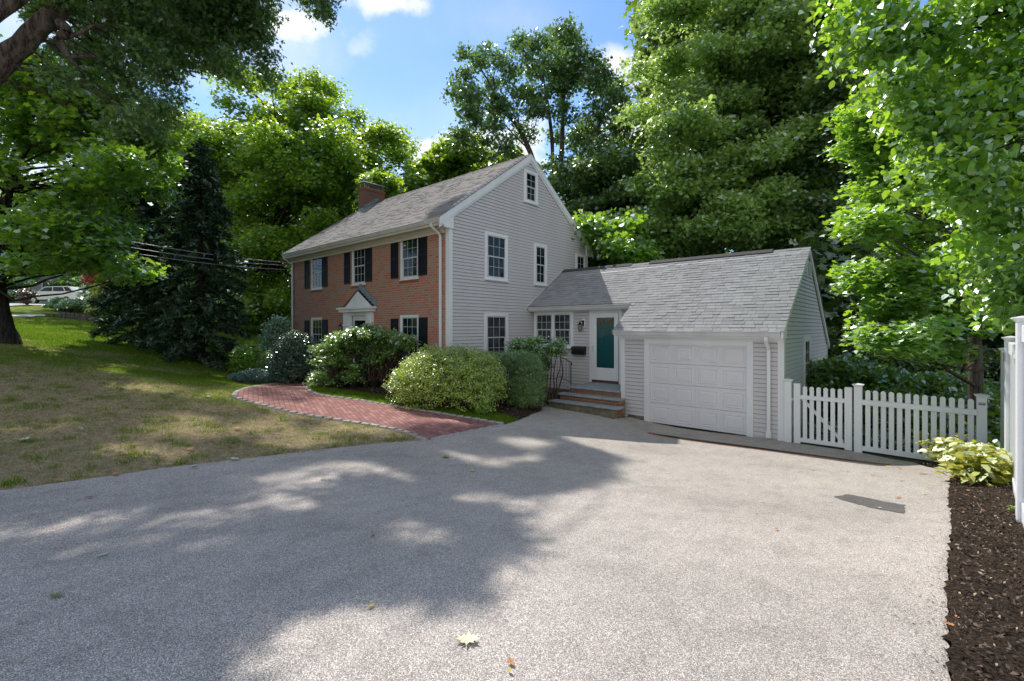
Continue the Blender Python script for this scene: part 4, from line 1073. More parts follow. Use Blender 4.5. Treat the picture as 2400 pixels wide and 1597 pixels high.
pf = thing('picket_fence', 'white vinyl picket fence section between two capped posts, right of the gate', 'fence', (10.2, 2.8, 0))
def post(x0, x1, zt, par, y0=2.72, label=None):
    p = MB().box(x0, x1, y0, y0+.13, -.3, zt).build('post', 'white', par, bevel=.005)
    mb = MB(); cap(mb, x0, x1, y0, y0+.13, zt); mb.build('post_cap', 'white', p, bevel=.002); return p
FY = 2.76
gt_ = thing('picket_gate', 'white vinyl picket gate with diagonal brace hung beside the garage corner', 'gate', (8.75, 2.8, 0))
post(8.045, 8.185, 1.355, gt_)
post(9.30, 9.435, 1.345, pf)
p4 = post(11.08, 11.215, 1.305, pf, 2.66)
sg = MB().box(11.105, 11.190, 2.652, 2.659, 1.175, 1.215).build('fence_sign', paint('black_plate', (.01, .01, .014), .3), p4)
def text(body, name, loc, size, rot, mat, par, bold=0):
    c = bpy.data.curves.new(name, 'FONT'); c.body = body; c.size = size; c.align_x = 'CENTER'; c.align_y = 'CENTER'; c.extrude = .0006; c.offset = bold
    o = bpy.data.objects.new(name, c); o.location = loc; o.rotation_euler = rot; c.materials.append(M[mat]); COL.objects.link(o); bpy.context.view_layer.update()
    me = bpy.data.meshes.new_from_object(o.evaluated_get(bpy.context.evaluated_depsgraph_get())); me.transform(o.matrix_world)
    bpy.data.objects.remove(o); o2 = bpy.data.objects.new(name, me); link(o2, par); return o2
text('PRIMO', 'lettering', (11.1475, 2.650, 1.197), .024, (PI/2, 0, 0), 'white', sg, .0012)
MB().box(8.225, 8.35, 2.74, 2.84, .02, 1.325).build('stile', 'white', gt_, bevel=.006)
MB().box(9.14, 9.268, 2.74, 2.84, .02, 1.315).build('stile', 'white', gt_, bevel=.006)
for k in range(6):
    mb = MB(); picket(mb, 8.395+k*.1255, 8.475+k*.1255, FY, .10, 1.275); mb.build('picket', 'white', gt_, bevel=.003)
MB().box(8.35, 9.14, FY-.025, FY+.045, .99, 1.075).build('rail', 'white', gt_, bevel=.004)
MB().box(8.35, 9.14, FY-.025, FY+.045, .06, .145).build('rail', 'white', gt_, bevel=.004)
MB().prism([(8.37, .96), (8.37, 1.05), (9.12, .20), (9.12, .11)], FY+.03, FY+.06, 'y').build('brace', 'white', gt_)
MB().box(8.19, 8.22, 2.735, 2.75, .95, 1.0).box(8.187, 8.20, 2.72, 2.745, .94, 1.01).build('latch', 'gutter', gt_)
for k in range(13):
    dy = -.09*k/13; mb = MB(); picket(mb, 9.485+k*.1235, 9.567+k*.1235, FY+dy, .10, 1.285-.0015*k); mb.build('picket', 'white', pf, bevel=.003)
for (z0_, z1_) in ((.985, 1.085), (.055, .15)):
    MB().prism([(9.43, FY-.03), (11.09, FY-.12), (11.09, FY-.05), (9.43, FY+.045)], z0_, z1_, 'z').build('rail', 'white', pf, bevel=.004)
# a low stretch of the same fence continues behind the gate line
# white privacy fence climbing away along the right-hand bed
PT = [(10.92, -5.35), (11.11, -2.32), (11.32, .80), (11.52, 3.56)]
prv = thing('privacy_fence', 'tall white vinyl privacy fence stepping down along the right edge', 'fence', (11.05, -2.3, .6))
tops = [2.93, 2.60, 2.36, 2.11]
for i, (x, y) in enumerate(PT):
    zg = h1(x, y); zt = tops[i]
    if i:
        p = MB().box(x-.063, x+.063, y-.063, y+.063, zg-.3, zt).build('post', 'white', prv, bevel=.005)
        mb = MB(); cap(mb, x-.063, x+.063, y-.063, y+.063, zt); mb.build('post_cap', 'white', p, bevel=.002)
    if i < 3:
        x2, y2 = PT[i+1]; zt2 = tops[i+1] if i < 3 else zt; zt_ = zt2+.0 if i else zt2+.0
        zt_ = tops[i+1]-.03 if i == 0 else tops[i+1]-.02
        zb_ = min(h1(x, y), h1(x2, y2))+.05
        def pan(z0_, z1_, th, nm, ya=0, yb=1, par=prv):
            a_, b_ = Vector((x, y, 0)).lerp(Vector((x2, y2, 0)), ya), Vector((x, y, 0)).lerp(Vector((x2, y2, 0)), yb)
            d = (b_-a_).normalized(); n_ = Vector((-d.y, d.x, 0))*th/2
            return MB().prism([((a_-n_).x, (a_-n_).y), ((b_-n_).x, (b_-n_).y), ((b_+n_).x, (b_+n_).y), ((a_+n_).x, (a_+n_).y)], z0_, z1_, 'z').build(nm, 'white', par, bevel=.004)
        pan(zb_+.18, zt_-.16, .030, 'panel', .02, .98)
        pan(zb_-.05, zb_+.18, .062, 'rail', .02, .98); pan(zt_-.16, zt_, .062, 'rail', .02, .98)
        mb = MB(); nb = 17
        a_, b_ = Vector((x, y, 0)), Vector((x2, y2, 0)); d = (b_-a_).normalized(); n_ = Vector((-d.y, d.x, 0))
        for k in range(1, nb):   # tongue and groove beads
            c_ = a_.lerp(b_, k/nb)
            mb.prism([tuple((c_-n_*.0185-d*.004)[:2]), tuple((c_-n_*.0185+d*.004)[:2]), tuple((c_+n_*.0185+d*.004)[:2]), tuple((c_+n_*.0185-d*.004)[:2])], zb_+.18, zt_-.16, 'z')
        mb.build('panel_beads', 'gutter', prv)

# ================================================================== TREES
def B(*a): return [at(px, py, Y+rng.uniform(-j, j)) for (px, py, Y, j) in a]
def ground_pt(px, Y):
    p = at(px, Y0, Y); return (p.x, p.y, h1(p.x, p.y))
# 1 oak overhead on the left: trunk outside the frame, two heavy limbs in view
ob = (-3.6, -12.2, h1(-3.6, -12.2)-.1)
oak = thing('oak_tree', 'huge spreading oak with thick bark limbs hanging over from top left corner', 'tree', ob)
mb = MB()
fork = Vector((-4.0, -11.4, 5.2))
def wob(pts, rad, k=4, amp=.04):
    P, R = [], []
    for i in range(len(pts)-1):
        a, b_ = Vector(pts[i]), Vector(pts[i+1])
        p0 = Vector(pts[i-1]) if i else a-(b_-a); p3 = Vector(pts[i+2]) if i+2 < len(pts) else b_+(b_-a)
        for q in range(k):
            t = q/k; v = .5*((2*a)+(b_-p0)*t+(2*p0-5*a+4*b_-p3)*t*t+(-p0+3*a-3*b_+p3)*t**3)
            P.append(v+Vector(rng.normal(size=3))*amp*rad[i]); R.append((rad[i]*(1-t)+rad[i+1]*t)*(1+rng.uniform(-.05, .05)))
    P.append(Vector(pts[-1])); R.append(rad[-1]); return P, R
def rope(mb, pts, rad, n=10, k=4, amp=.04):
    P, R = wob(pts, rad, k, amp); mb.tube(P, R, n, False)
l1 = [at(-420, 560, 8.3), at(-60, 215, 8.6), at(75, 80, 8.8), at(215, -45, 9.4), at(420, -190, 10.5)]
l2 = [at(-420, 560, 8.2), at(-90, 105, 8.0), at(60, -30, 8.4), at(220, -190, 9.5)]
rope(mb, [(ob[0], ob[1], ob[2]-.3), (-3.7, -12.1, 3.0), tuple(fork), at(-600, 640, 8.2), at(-420, 560, 8.3)], [.62, .5, .46, .42, .36], 14)
rope(mb, l1, [.34, .20, .165, .14, .09], 14, 5, .06); rope(mb, l2, [.32, .17, .14, .10], 14, 5, .06)
# crooked secondary limb under the main one
s0, s1, s2, s3 = at(140, 52, 8.9), at(158, 76, 8.9), at(138, 92, 8.9), at(160, 135, 9.0)
rope(mb, [s0, s1, s2, s3], [.085, .09, .085, .05], 8)
rope(mb, [s2, at(185, 78, 9.0), at(225, 58, 9.2), at(265, 70, 9.6), at(300, 62, 10)], [.05, .035, .025, .02, .01], 6)
rope(mb, [s3, at(190, 132, 9.2), at(225, 135, 9.5), at(262, 165, 9.9), at(285, 195, 10.2)], [.04, .04, .03, .02, .01], 6)
rope(mb, [s3, at(180, 155, 9), at(205, 185, 9.3), at(250, 215, 9.8)], [.035, .028, .02, .01], 6)
rope(mb, [at(270, 15, 9.8), at(270, 60, 10), at(295, 85, 10.2), at(305, 125, 10.3)], [.03, .02, .014, .006], 5)
rope(mb, [at(300, 185, 10), at(330, 205, 10), at(362, 220, 10), at(376, 208, 10)], [.012, .008, .006, .004], 4)
rope(mb, [at(530, 60, 10.5), at(560, 115, 10.5), at(575, 165, 10.5), at(562, 190, 10.5)], [.014, .01, .006, .004], 4)
rope(mb, [at(100, 120, 9), at(98, 140, 9), at(100, 165, 9), at(92, 185, 9)], [.012, .015, .015, .006], 4)
vis = [(210,95,60),(250,40,60),(300,20,60),(360,60,70),(370,120,55),(430,40,75),(400,150,45),(450,110,60),(500,30,70),(520,100,55),(560,50,60),(600,25,55),(600,90,45),(622,140,34),(630,185,26),(540,150,35),(490,150,30),
       (330,130,50),(290,175,36),(310,220,34),(255,230,30),(355,250,30),(395,255,26),(422,232,16),(380,190,30),(200,190,28),(150,125,24),(240,135,30),(60,-20,40),(95,35,28),(310,280,26),(265,300,22),(350,300,24),(405,290,22),
       (735,5,34),(755,28,24),(775,15,22),(770,45,12),(150,185,30),(390,40,60),(560,0,50),(480,-20,70),(150,-30,60)]
bc = []; P = []
for (px, py, r) in vis:
    Y = 9.3+max(0, px-150)/150+rng.uniform(-.5, .9); c_ = at(px, py, Y); bc.append(c_)
    n_ = int(r*r*.38); rr = r/F*Y
    q = rng.normal(size=(n_//24+1, 3)); q /= np.linalg.norm(q, axis=1)[:, None]; q *= (rng.uniform(.1, 1, len(q))**.5)[:, None]*rr*np.array([1, 1, .8])
    cl = np.array(c_)+q; P.append(np.repeat(cl, 24, 0)+rng.normal(size=(len(cl)*24, 3))*.13*np.array([1, 1, .7]))
main = [Vector(p) for p in wob(l1, [.1]*5, 5)[0]+wob(l2, [.1]*4, 5)[0]]
stem_far = [at(215, -45, 9.4), at(420, -190, 10.5), at(640, -260, 11.5)]
rope(mb, [at(420, -190, 10.5), at(560, -210, 11), at(680, -150, 11.5), at(740, -20, 12)], [.12, .09, .06, .02], 8)
for c_ in bc:
    s = min(main+stem_far, key=lambda q: (q-c_).length+.5*abs(q.z-c_.z-.4)); limbs(mb, tuple(s), [tuple(c_)], .028, .006, .10, 5, .14)
# canopy above the frame, placed where the light comes from: it throws the dappled shade on driveway and lawn
shade = [(-900,1160),(0,1150),(980,1036),(1180,1000),(1262,1014),(1330,1042),(1432,1075),(1398,1092),(1400,1122),(1330,1140),(1190,1165),(1150,1188),(1176,1215),(1192,1262),(1180,1300),(1095,1322),(1085,1390),(1060,1432),(985,1432),(930,1402),(850,1398),(790,1430),(680,1475),(640,1530),(700,1600),(900,1640),(-1400,1640)]
spots = [(640,1160,150,40,.1),(740,1118,80,22,0),(385,1246,150,55,0),(110,1262,260,75,-.38),(1120,1170,40,14,0),(760,1490,170,55,-.2),(1232,1040,70,13,.1),(960,1250,90,22,.1),(890,1108,90,16,.2),(1120,1082,80,12,.2),(1235,1080,50,10,0),(700,1185,60,22,0),(-300,1350,160,60,0),(850,1560,120,45,0),(760,1500,90,30,0)]
lawn_shade = [(-700,860),(30,838),(200,858),(300,880),(480,880),(540,905),(545,950),(640,965),(800,1000),(985,1036),(0,1157),(-900,1170)]
lspots = [(345,1066,62,16,.1),(290,900,110,10,.15),(460,875,60,8,0),(520,925,60,8,0),(620,1000,60,8,.1),(90,905,80,7,.2),(790,1008,50,6,0),(60,985,60,10,.2),(430,980,60,7,.1),(640,985,40,6,0),(480,1015,70,6,0),(240,870,90,6,0),(150,1075,120,12,.05),(700,1035,60,9,0),(20,930,70,8,.2),(400,1010,70,9,.1)]
walk_sh = [(560,915),(640,905),(760,918),(760,930),(700,945),(600,935)]
walk_sh2 = [(990,1000),(1120,995),(1180,1000),(1000,1036),(930,1020)]
cl = []
for poly, sp, n_, hlo in ((shade, spots, 3400, 0), (lawn_shade, lspots, 1500, 0), (walk_sh, [], 60, 0), (walk_sh2, [], 40, 0)):
    xs = []
    P3 = [gp(min(max(a, -1400), 2400), b_) for a, b_ in poly]
    ax = [p[0] for p in P3]; ay = [p[1] for p in P3]
    k = 0
    tries = rng.uniform(0, 1, (n_*6, 2))
    gx_ = min(ax)+(max(ax)-min(ax))*tries[:, 0]; gy_ = min(ay)+(max(ay)-min(ay))*tries[:, 1]; gz_ = hgt(gx_, gy_)
    ok = inpoly(gx_, gy_, P3)
    for x, y, z in zip(gx_[ok], gy_[ok], gz_[ok]):
        px, py, Y = proj(x, y, z)
        if Y < .3: px, py = -999, 1500
        bad = False
        for (sx, sy, rx, ry, sl_) in sp:
            if abs(px-sx) > 600: continue
            u_, v_ = px-sx, py-sy-sl_*(px-sx)
            Ys_ = max(Y, 1.5)
            if (u_/(rx+.26*F/Ys_))**2+(v_/(ry+.26*F*1.7/Ys_**2))**2 < 1: bad = True; break
        if bad: continue
        # lowest height at which the twig stays above the top of the frame
        Yg = max(Y, .3); hmin = max(6.5, (2.0+.735*Yg-(z-.9))/.44)
        h_ = hmin+rng.uniform(.3, 3.5)
        cl.append((x+SUN.x/SUN.z*h_, y+SUN.y/SUN.z*h_, z+h_)); k += 1
        if k > n_: break
cl = np.array(cl)
cz = np.array([proj(*c_)[:2] for c_ in cl]); okc = (cz[:, 1] < -55) | (cz[:, 0] < -60); cl = cl[okc]
P.append(np.repeat(cl, 34, 0)+np.clip(rng.normal(size=(len(cl)*34, 3)), -2, 2)*.17)
P = np.concatenate(P)
for c_ in cl[::30]: limbs(mb, tuple(Vector(l1[4]) if rng.random() < .5 else Vector(l2[3])), [tuple(c_)], .05, .01, .1, 4, .06)
mb.build('trunk', 'bark', oak, smooth=True)
nv = sum(len(q) for q in P) if False else None
leaves('crown', P, .135, 'lf_oak', oak, 'oak', .35, droop=.25, jit=.3)

# 2 maple on the left lawn
mt = (-9.3, -8.45, h1(-9.3, -8.45))
mc = B(*[(x, y, 13.4, 1.7) for x, y in [(-80,300),(20,210),(60,260),(130,200),(180,235),(240,270),(290,325),(200,330),(90,350),(0,400),(325,385),(250,395),(150,430),(230,450),(300,440),(60,480),(170,510),(-60,520),(120,545),(20,560),(215,545),(60,180),(-40,200),(120,290),(365,400),(-40,590),(60,600),(140,600),(190,590),(225,610),(90,560)]])
tree('maple_tree', 'spreading maple with a leaning dark trunk on the lawn at far left', 'tree', [mt, at(2, 742, 13.35), at(-7, 690, 13.3), at(-6, 640, 13.3), at(0, 560, 13.3), at(14, 470, 13.4), at(30, 380, 13.5), at(60, 260, 13.6)],
     [.24, .215, .20, .18, .15, .13, .09, .04], split(mc, 3, .55), .52, .6, 20, .22, 24, .15, 'lf_maple', 'maple', 'bark_dark', .55, limb_r=.04, twigs=5, droop=.1, sag=.02)

# 3 two dark hemlocks by the corner of the house
def conifer(name, label, px, Y, ztop_py, rpx, mat, n, size, droop, bark='bark_dark', group=None, low=.3, shape='spray', wig=.75, pwr=.75, width=.8, cz=1.0):
    b_ = ground_pt(px, Y); top = at(px, ztop_py, Y); H = top.z-b_[2]; R = rpx/F*Y
    t = thing(name, label, 'tree', b_, group); mb = MB()
    mb.tube([(b_[0], b_[1], b_[2]-.3), (b_[0]+.04, b_[1], b_[2]+H*.3), (b_[0], b_[1]+.03, b_[2]+H*.7), (b_[0], b_[1], b_[2]+H)], [H*.016+.06, H*.013+.03, H*.007, .012], 8, False)
    P = []; A = []; z = low; k = 0
    while z < H*.99:
        f = 1-z/H; L0 = R*(f**pwr)*rng.uniform(wig, 1.1); a = k*2.4+rng.uniform(-.4, .4)
        d = np.array([math.cos(a), math.sin(a), 0]); m_ = max(6, int(n*L0/R))
        t_ = rng.uniform(.08, 1, m_)**.7
        dip = -droop*L0*t_**1.6+.10*L0*t_
        side = rng.normal(size=m_)*.16*L0*(1.15-t_)
        p = np.array(b_)+np.array([0, 0, z])+d*(L0*t_)[:, None]+np.array([-d[1], d[0], 0])*side[:, None]; p[:, 2] += dip-np.abs(rng.normal(size=m_))*.12
        P.append(p); A.append(np.repeat([d*1.0+np.array([0, 0, -droop*.8])], m_, 0))
        mb.tube([tuple(np.array(b_)+[0, 0, z]), tuple(np.array(b_)+[0, 0, z-droop*L0*.3+.05*L0]+d*L0*.55), tuple(np.array(b_)+[0, 0, z-droop*L0+.1*L0]+d*L0*.97)], [.02+.02*f, .014, .004], 4, False)
        z += rng.uniform(.07, .13)*cz*(.5+.6*f); k += 1
    mb.build('trunk', bark, t, smooth=True); leaves('crown', np.concatenate(P), size, mat, t, shape, .35, axis=np.concatenate(A), width=width, jit=.4)
conifer('hemlock_tree', 'dark drooping hemlock nearest the open lawn, left of its twin', 338, 18.2, 335, 118, 'lf_hem', 200, .36, .42, pwr=.5)
conifer('hemlock_tree', 'dark drooping hemlock between its twin and the brick house', 468, 17.6, 325, 132, 'lf_hem', 210, .36, .42, pwr=.5)
# 4 big broad maple behind them
mc = [(520,290,26),(600,260,26),(690,240,26),(770,290,26),(830,350,26),(560,350,27),(650,330,24.5),(740,370,25),(860,420,26.5),(460,380,27),(520,440,26),(620,430,24),(710,470,24),(800,450,25),(880,480,27),(440,480,27),(580,530,25),(680,560,24),(600,640,24.5),(500,560,26),(660,660,25),(540,700,26),(770,540,25.5),(640,250,27),(720,270,27),(450,310,27),(500,640,27),(620,730,25),(800,330,27),(560,280,26),(850,330,27)]
c4 = [at(655+(x-655)*.88, y+38+(0 if y < 400 else -10), Y+5.5+rng.uniform(-1.5, 1.5)) for x, y, Y in mc+[(600,330,26),(680,300,25),(740,320,25),(640,420,24),(580,400,24),(700,400,24),(780,400,25)]]
g4 = ground_pt(640, 31.5)
tree('maple_tree', 'broad rounded maple with yellow-green top standing behind the left end of the house', 'tree', [g4, at(645, 640, 31.5), at(650, 520, 31.5), at(660, 400, 31.5), at(670, 300, 31.5)], [.4, .3, .25, .16, .05], split(c4, 6, 1.7), 1.0, .75, 32, .40, 24, .215, 'lf_ymaple', 'maple', 'bark_dark', .55, limb_r=.07, twigs=2)
# 5 spruces beyond the ridge
for (px, top, r, Y, lab) in ((893, 366, 85, 44, 'distant spruce just right of the chimney, partly hidden by yellow leaves'), (952, 350, 80, 42, 'tallest pointed spruce above the roof ridge'), (1016, 353, 62, 47, 'small dark spruce tip beyond the roof ridge, right of the tallest one')):
    conifer('spruce_tree', lab, px, Y, top, r, 'lf_spruce', 60, .50, .12, group=None, low=4, shape='spray', wig=.55, pwr=.85, width=.8, cz=2.0)
# 6 yellow-green tree tops above the ridge
for (poly, Y, n_, px0, lab, mat) in (([(985,410),(1050,370),(1110,362),(1170,360),(1215,330),(1200,420),(1000,470)], 33, 22, 1090, 'yellow-green tree rising over the middle of the main roof ridge', 'lf_ymaple'),
                            ([(868,440),(885,415),(905,440),(905,470),(880,480)], 25.5, 5, 890, 'small bright yellow-green tree top beside the chimney', 'lf_ymaple'),
                            ([(900,480),(960,430),(985,440),(1000,500),(900,520)], 36, 9, 950, 'grey-green tree top behind the chimney end of the ridge', 'lf_dark')):
    cc = boughs_from_poly(poly, n_, Y, 2.2); gg = ground_pt(px0, Y)
    tree('background_tree', lab, 'tree', [gg, at(px0, 600, Y), at(px0+5, 430, Y)], [.25, .18, .06], cc, 1.3 if Y > 30 else .55, .75, 40, .34, 18, .30, mat, 'maple', 'bark_grey', .55, limb_r=.07)
# 7 tall open tree behind the ridge
tc_ = [(1100,130),(1120,165),(1085,190),(1150,200),(1100,240),(1170,150),(1215,110),(1240,140),(1290,105),(1330,115),(1300,150),(1255,185),(1345,160),(1375,150),(1360,200),(1300,220),(1210,220),(1395,215),(1440,200),(1430,250),(1385,270),(1330,270),(1260,265),(1180,270),(1110,290),(1140,330),(1090,330),(1130,385),(1160,300),(1460,280),(1440,320),(1400,340),(1350,330),(1300,330),(1230,320),(1190,350),(1470,310),(1420,380),(1350,390),(1290,390),(1100,270),(1080,225),(1140,120),(1410,190),(1320,90),(1270,100),(1200,180),(1250,230),(1320,190),(1160,235),(1380,310)]
c7 = [at(x+rng.uniform(-10, 10), y+rng.uniform(-8, 8), 31+rng.uniform(-2.6, 2.6)) for x, y in tc_]
g7 = ground_pt(1262, 31)
t7 = thing('tulip_tree', 'tall open-crowned tree with several pale forked trunks rising behind the gable', 'tree', g7)
mb = MB()
rope(mb, [Vector(g7)-Vector((0, 0, .3)), at(1270, 600, 31), at(1275, 490, 31), at(1250, 380, 31), at(1215, 300, 31.5), at(1160, 230, 31.5)], [.42, .33, .26, .19, .14, .06], 9)
rope(mb, [at(1275, 520, 31), at(1312, 400, 31), at(1318, 300, 31), at(1322, 200, 31), at(1330, 120, 31)], [.2, .17, .14, .10, .04], 8)
rope(mb, [at(1290, 480, 31), at(1295, 380, 31.4), at(1290, 290, 31.6), at(1270, 160, 31.6)], [.16, .14, .12, .05], 8)
rope(mb, [at(1300, 450, 31), at(1350, 380, 31), at(1390, 320, 31), at(1430, 240, 31)], [.14, .12, .10, .04], 8)
ms_ = [Vector(v) for v in mb.v[::9]]
for c_ in c7:
    s = min(ms_, key=lambda q: (q-c_).length+2.0*max(0, q.z-c_.z+.6*(Vector((q.x-c_.x, q.y-c_.y))).length)); limbs(mb, tuple(s), [tuple(c_)], .06, .012, .04, 5, .08)
C, P = clump_pts(c7, .92, .9, 27, .26, 20, -.7, .2)
mb.build('trunk', 'bark_grey', t7, smooth=True); leaves('crown', P, .21, 'lf_tulip', t7, 'maple', .35, width=.9)
# lower trees between gable and big maple
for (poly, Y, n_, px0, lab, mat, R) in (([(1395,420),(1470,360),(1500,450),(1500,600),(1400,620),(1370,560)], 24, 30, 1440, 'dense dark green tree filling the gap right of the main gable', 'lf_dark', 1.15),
                               ([(1380,560),(1440,500),(1470,560),(1480,620),(1390,625)], 20.5, 10, 1430, 'low bright green sapling crown just above the breezeway ridge', 'lf_maple', .8),
                               ([(1330,420),(1400,400),(1420,480),(1360,500)], 30, 9, 1370, 'shaded tree crown behind the upper gable slope', 'lf_tulip', 1.2)):
    cc = boughs_from_poly(poly, n_, Y, 1.8); gg = ground_pt(px0, Y)
    tree('background_tree', lab, 'tree', [gg, at(px0, 600, Y), at(px0+5, poly[0][1]+40, Y)], [.2, .15, .05], split(cc, 2, .5), R*.75, .65, 26, .30, 22, .20, mat, 'maple', 'bark_dark', .5, limb_r=.06)
# 8 the big maple towering over the garage
poly = [(1660,-120),(1660,20),(1630,90),(1625,160),(1575,200),(1590,240),(1575,300),(1590,380),(1575,420),(1580,500),(1550,540),(1570,585),(1900,575),(1960,420),(1955,200),(1960,-120)]
c8 = boughs_from_poly(poly, 125, 21.5, 2.8)+B(*[(x, y, 21, 1.5) for x, y in [(1550,165),(1560,330),(1545,420),(1520,540),(1600,60),(1545,260),(1560,500),(1540,570)]])
g8 = ground_pt(1860, 22.5)
tree('maple_tree', 'towering leafy maple directly behind the garage roof', 'tree', [g8, at(1865, 560, 22.5), at(1880, 400, 22.5), at(1900, 200, 22.5), at(1890, 0, 22.5), at(1860, -150, 22.5)], [.5, .38, .33, .28, .2, .08], split(c8, 3, .62), .72, .6, 30, .30, 26, .165, 'lf_maple2', 'maple', 'bark_dark', .5, limb_r=.06, twigs=2, droop=.15)
# 9 darker trees between it and the right-hand maple
poly = [(1930,-120),(2040,-120),(2080,200),(2040,500),(2000,640),(1930,640),(1905,500),(1930,200)]
g9 = ground_pt(1985, 19)
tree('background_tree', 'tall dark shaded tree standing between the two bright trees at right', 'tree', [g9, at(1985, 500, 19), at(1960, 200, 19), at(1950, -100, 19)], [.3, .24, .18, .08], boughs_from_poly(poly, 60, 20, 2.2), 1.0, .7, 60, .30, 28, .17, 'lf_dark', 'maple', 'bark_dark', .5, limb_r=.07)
# 10 lobed-leaf maple beyond the picket fence
c10 = [at(max(x, 2038 if y > 180 else 2010)+8, y, Y+rng.uniform(-.7, .7)) for x, y, Y in [(2010,300,9.6),(2060,260,9.8),(2120,300,9.8),(2030,370,9.6),(1995,420,9.6),(2090,400,9.8),(2020,470,9.5),(2100,480,9.7),(2170,440,10),(2040,540,9.5),(2120,560,9.6),(2200,520,10),(2030,620,9.4),(2100,640,9.4),(2180,620,9.7),(2250,600,10),(2050,700,9.3),(2130,710,9.3),(2200,700,9.5),(2270,690,9.8),(2060,770,9.2),(2130,780,9.2),(2200,760,9.4),(2330,620,10.2),(2300,560,10.3),(2080,820,9.2),(2050,230,10),(2000,520,9.7),(2160,340,10),(2230,380,10.4),(2320,420,10.5),(2380,520,10.5),(2350,700,10.2),(2260,770,9.9),(2240,300,10.4),(2110,200,10.2),(2160,820,9.2),(1990,350,9.8)]]
t10 = tree('maple_tree', 'lobed-leaf maple with low bare boughs just beyond the picket fence', 'tree', [ground_pt(2288, 10), at(2287, 860, 10), at(2283, 780, 10), at(2262, 700, 10), at(2250, 600, 10), at(2240, 450, 10.1), at(2220, 300, 10.2)],
     [.145, .12, .11, .09, .07, .05, .02], split(c10, 2, .17), .38, .55, 26, .15, 17, .125, 'lf_beech', 'maple', 'bark_grey', .62, limb_r=.03, twigs=6, droop=.15)
mb = MB()
rope(mb, [at(2286, 905, 9.95), at(2240, 880, 9.7), at(2195, 848, 9.5), at(2168, 820, 9.4), at(2165, 790, 9.4)], [.04, .035, .028, .02, .014], 7)
rope(mb, [at(2195, 848, 9.5), at(2200, 800, 9.4), at(2218, 740, 9.4)], [.03, .025, .012], 6)
rope(mb, [at(2283, 850, 9.95), at(2255, 870, 9.8), at(2262, 855, 9.7), at(2270, 840, 9.8), at(2285, 810, 9.9)], [.03, .03, .03, .03, .02], 6)
rope(mb, [at(2284, 870, 9.9), at(2230, 860, 9.6), at(2180, 845, 9.3)], [.018, .013, .008], 5)
rope(mb, [at(2287, 872, 9.9), at(2320, 862, 9.8), at(2352, 845, 9.7)], [.016, .011, .007], 5)
rope(mb, [at(2280, 830, 9.9), at(2240, 815, 9.6), at(2205, 822, 9.4)], [.014, .010, .006], 5)
rope(mb, [at(2262, 700, 10), at(2235, 760, 9.7), at(2215, 735, 9.5)], [.02, .018, .01], 5)
mb.build('bough', 'twig', t10, smooth=True)
# 11 broad-leaved tree leaning in over the privacy fence
poly = [(2010,-90),(2060,80),(2030,130),(2080,200),(2110,290),(2160,330),(2200,480),(2260,560),(2300,640),(2350,700),(2390,720),(2500,740),(2560,-90)]
c11 = boughs_from_poly(poly, 88, 6.1, .75)+B((2380,740,5.6,.2),(2340,690,5.7,.2),(2290,610,5.8,.2),(2400,700,5.5,.1),(2020,60,6.3,.2),(1985,-10,6.3,.2),(2040,110,6.2,.2))
t11 = thing('broadleaf_tree', 'large-leaved tree arching over the white privacy fence from the right', 'tree', (14.2, .9, h1(14.2, .9)))
mb = MB(); rope(mb, [(14.2, .9, h1(14.2, .9)-.3), (14.0, .6, 3.0), (13.6, .3, 5.0), (13.2, .1, 7.2)], [.2, .16, .12, .05], 10)
s11 = [Vector((14.0, .6, 3.0)), Vector((13.8, .4, 4)), Vector((13.6, .3, 5)), Vector((13.3, .1, 6.2)), Vector((13.9, .5, 2.4))]
for c_ in c11: limbs(mb, tuple(min(s11, key=lambda q: (q-c_).length+abs(q.z-c_.z))), [tuple(c_)], .026, .006, .06, 5, .08)
C, P = clump_pts(c11, .40, .7, 26, .13, 12, -.8, .2)
for c_ in c11:
    near = C[np.argsort(((C-np.array(c_))**2).sum(1))[:12:2]]; limbs(mb, tuple(c_), [tuple(q) for q in near], .006, .002, .03, 3, .08)
mb.build('trunk', 'bark_dark', t11, smooth=True)
leaves('crown', P, .098, 'lf_beech', t11, 'oval', .45, droop=.6, axis=np.tile([-.35, -.55, -.3], (len(P), 1)), jit=.35, width=1.1, fold=.25)

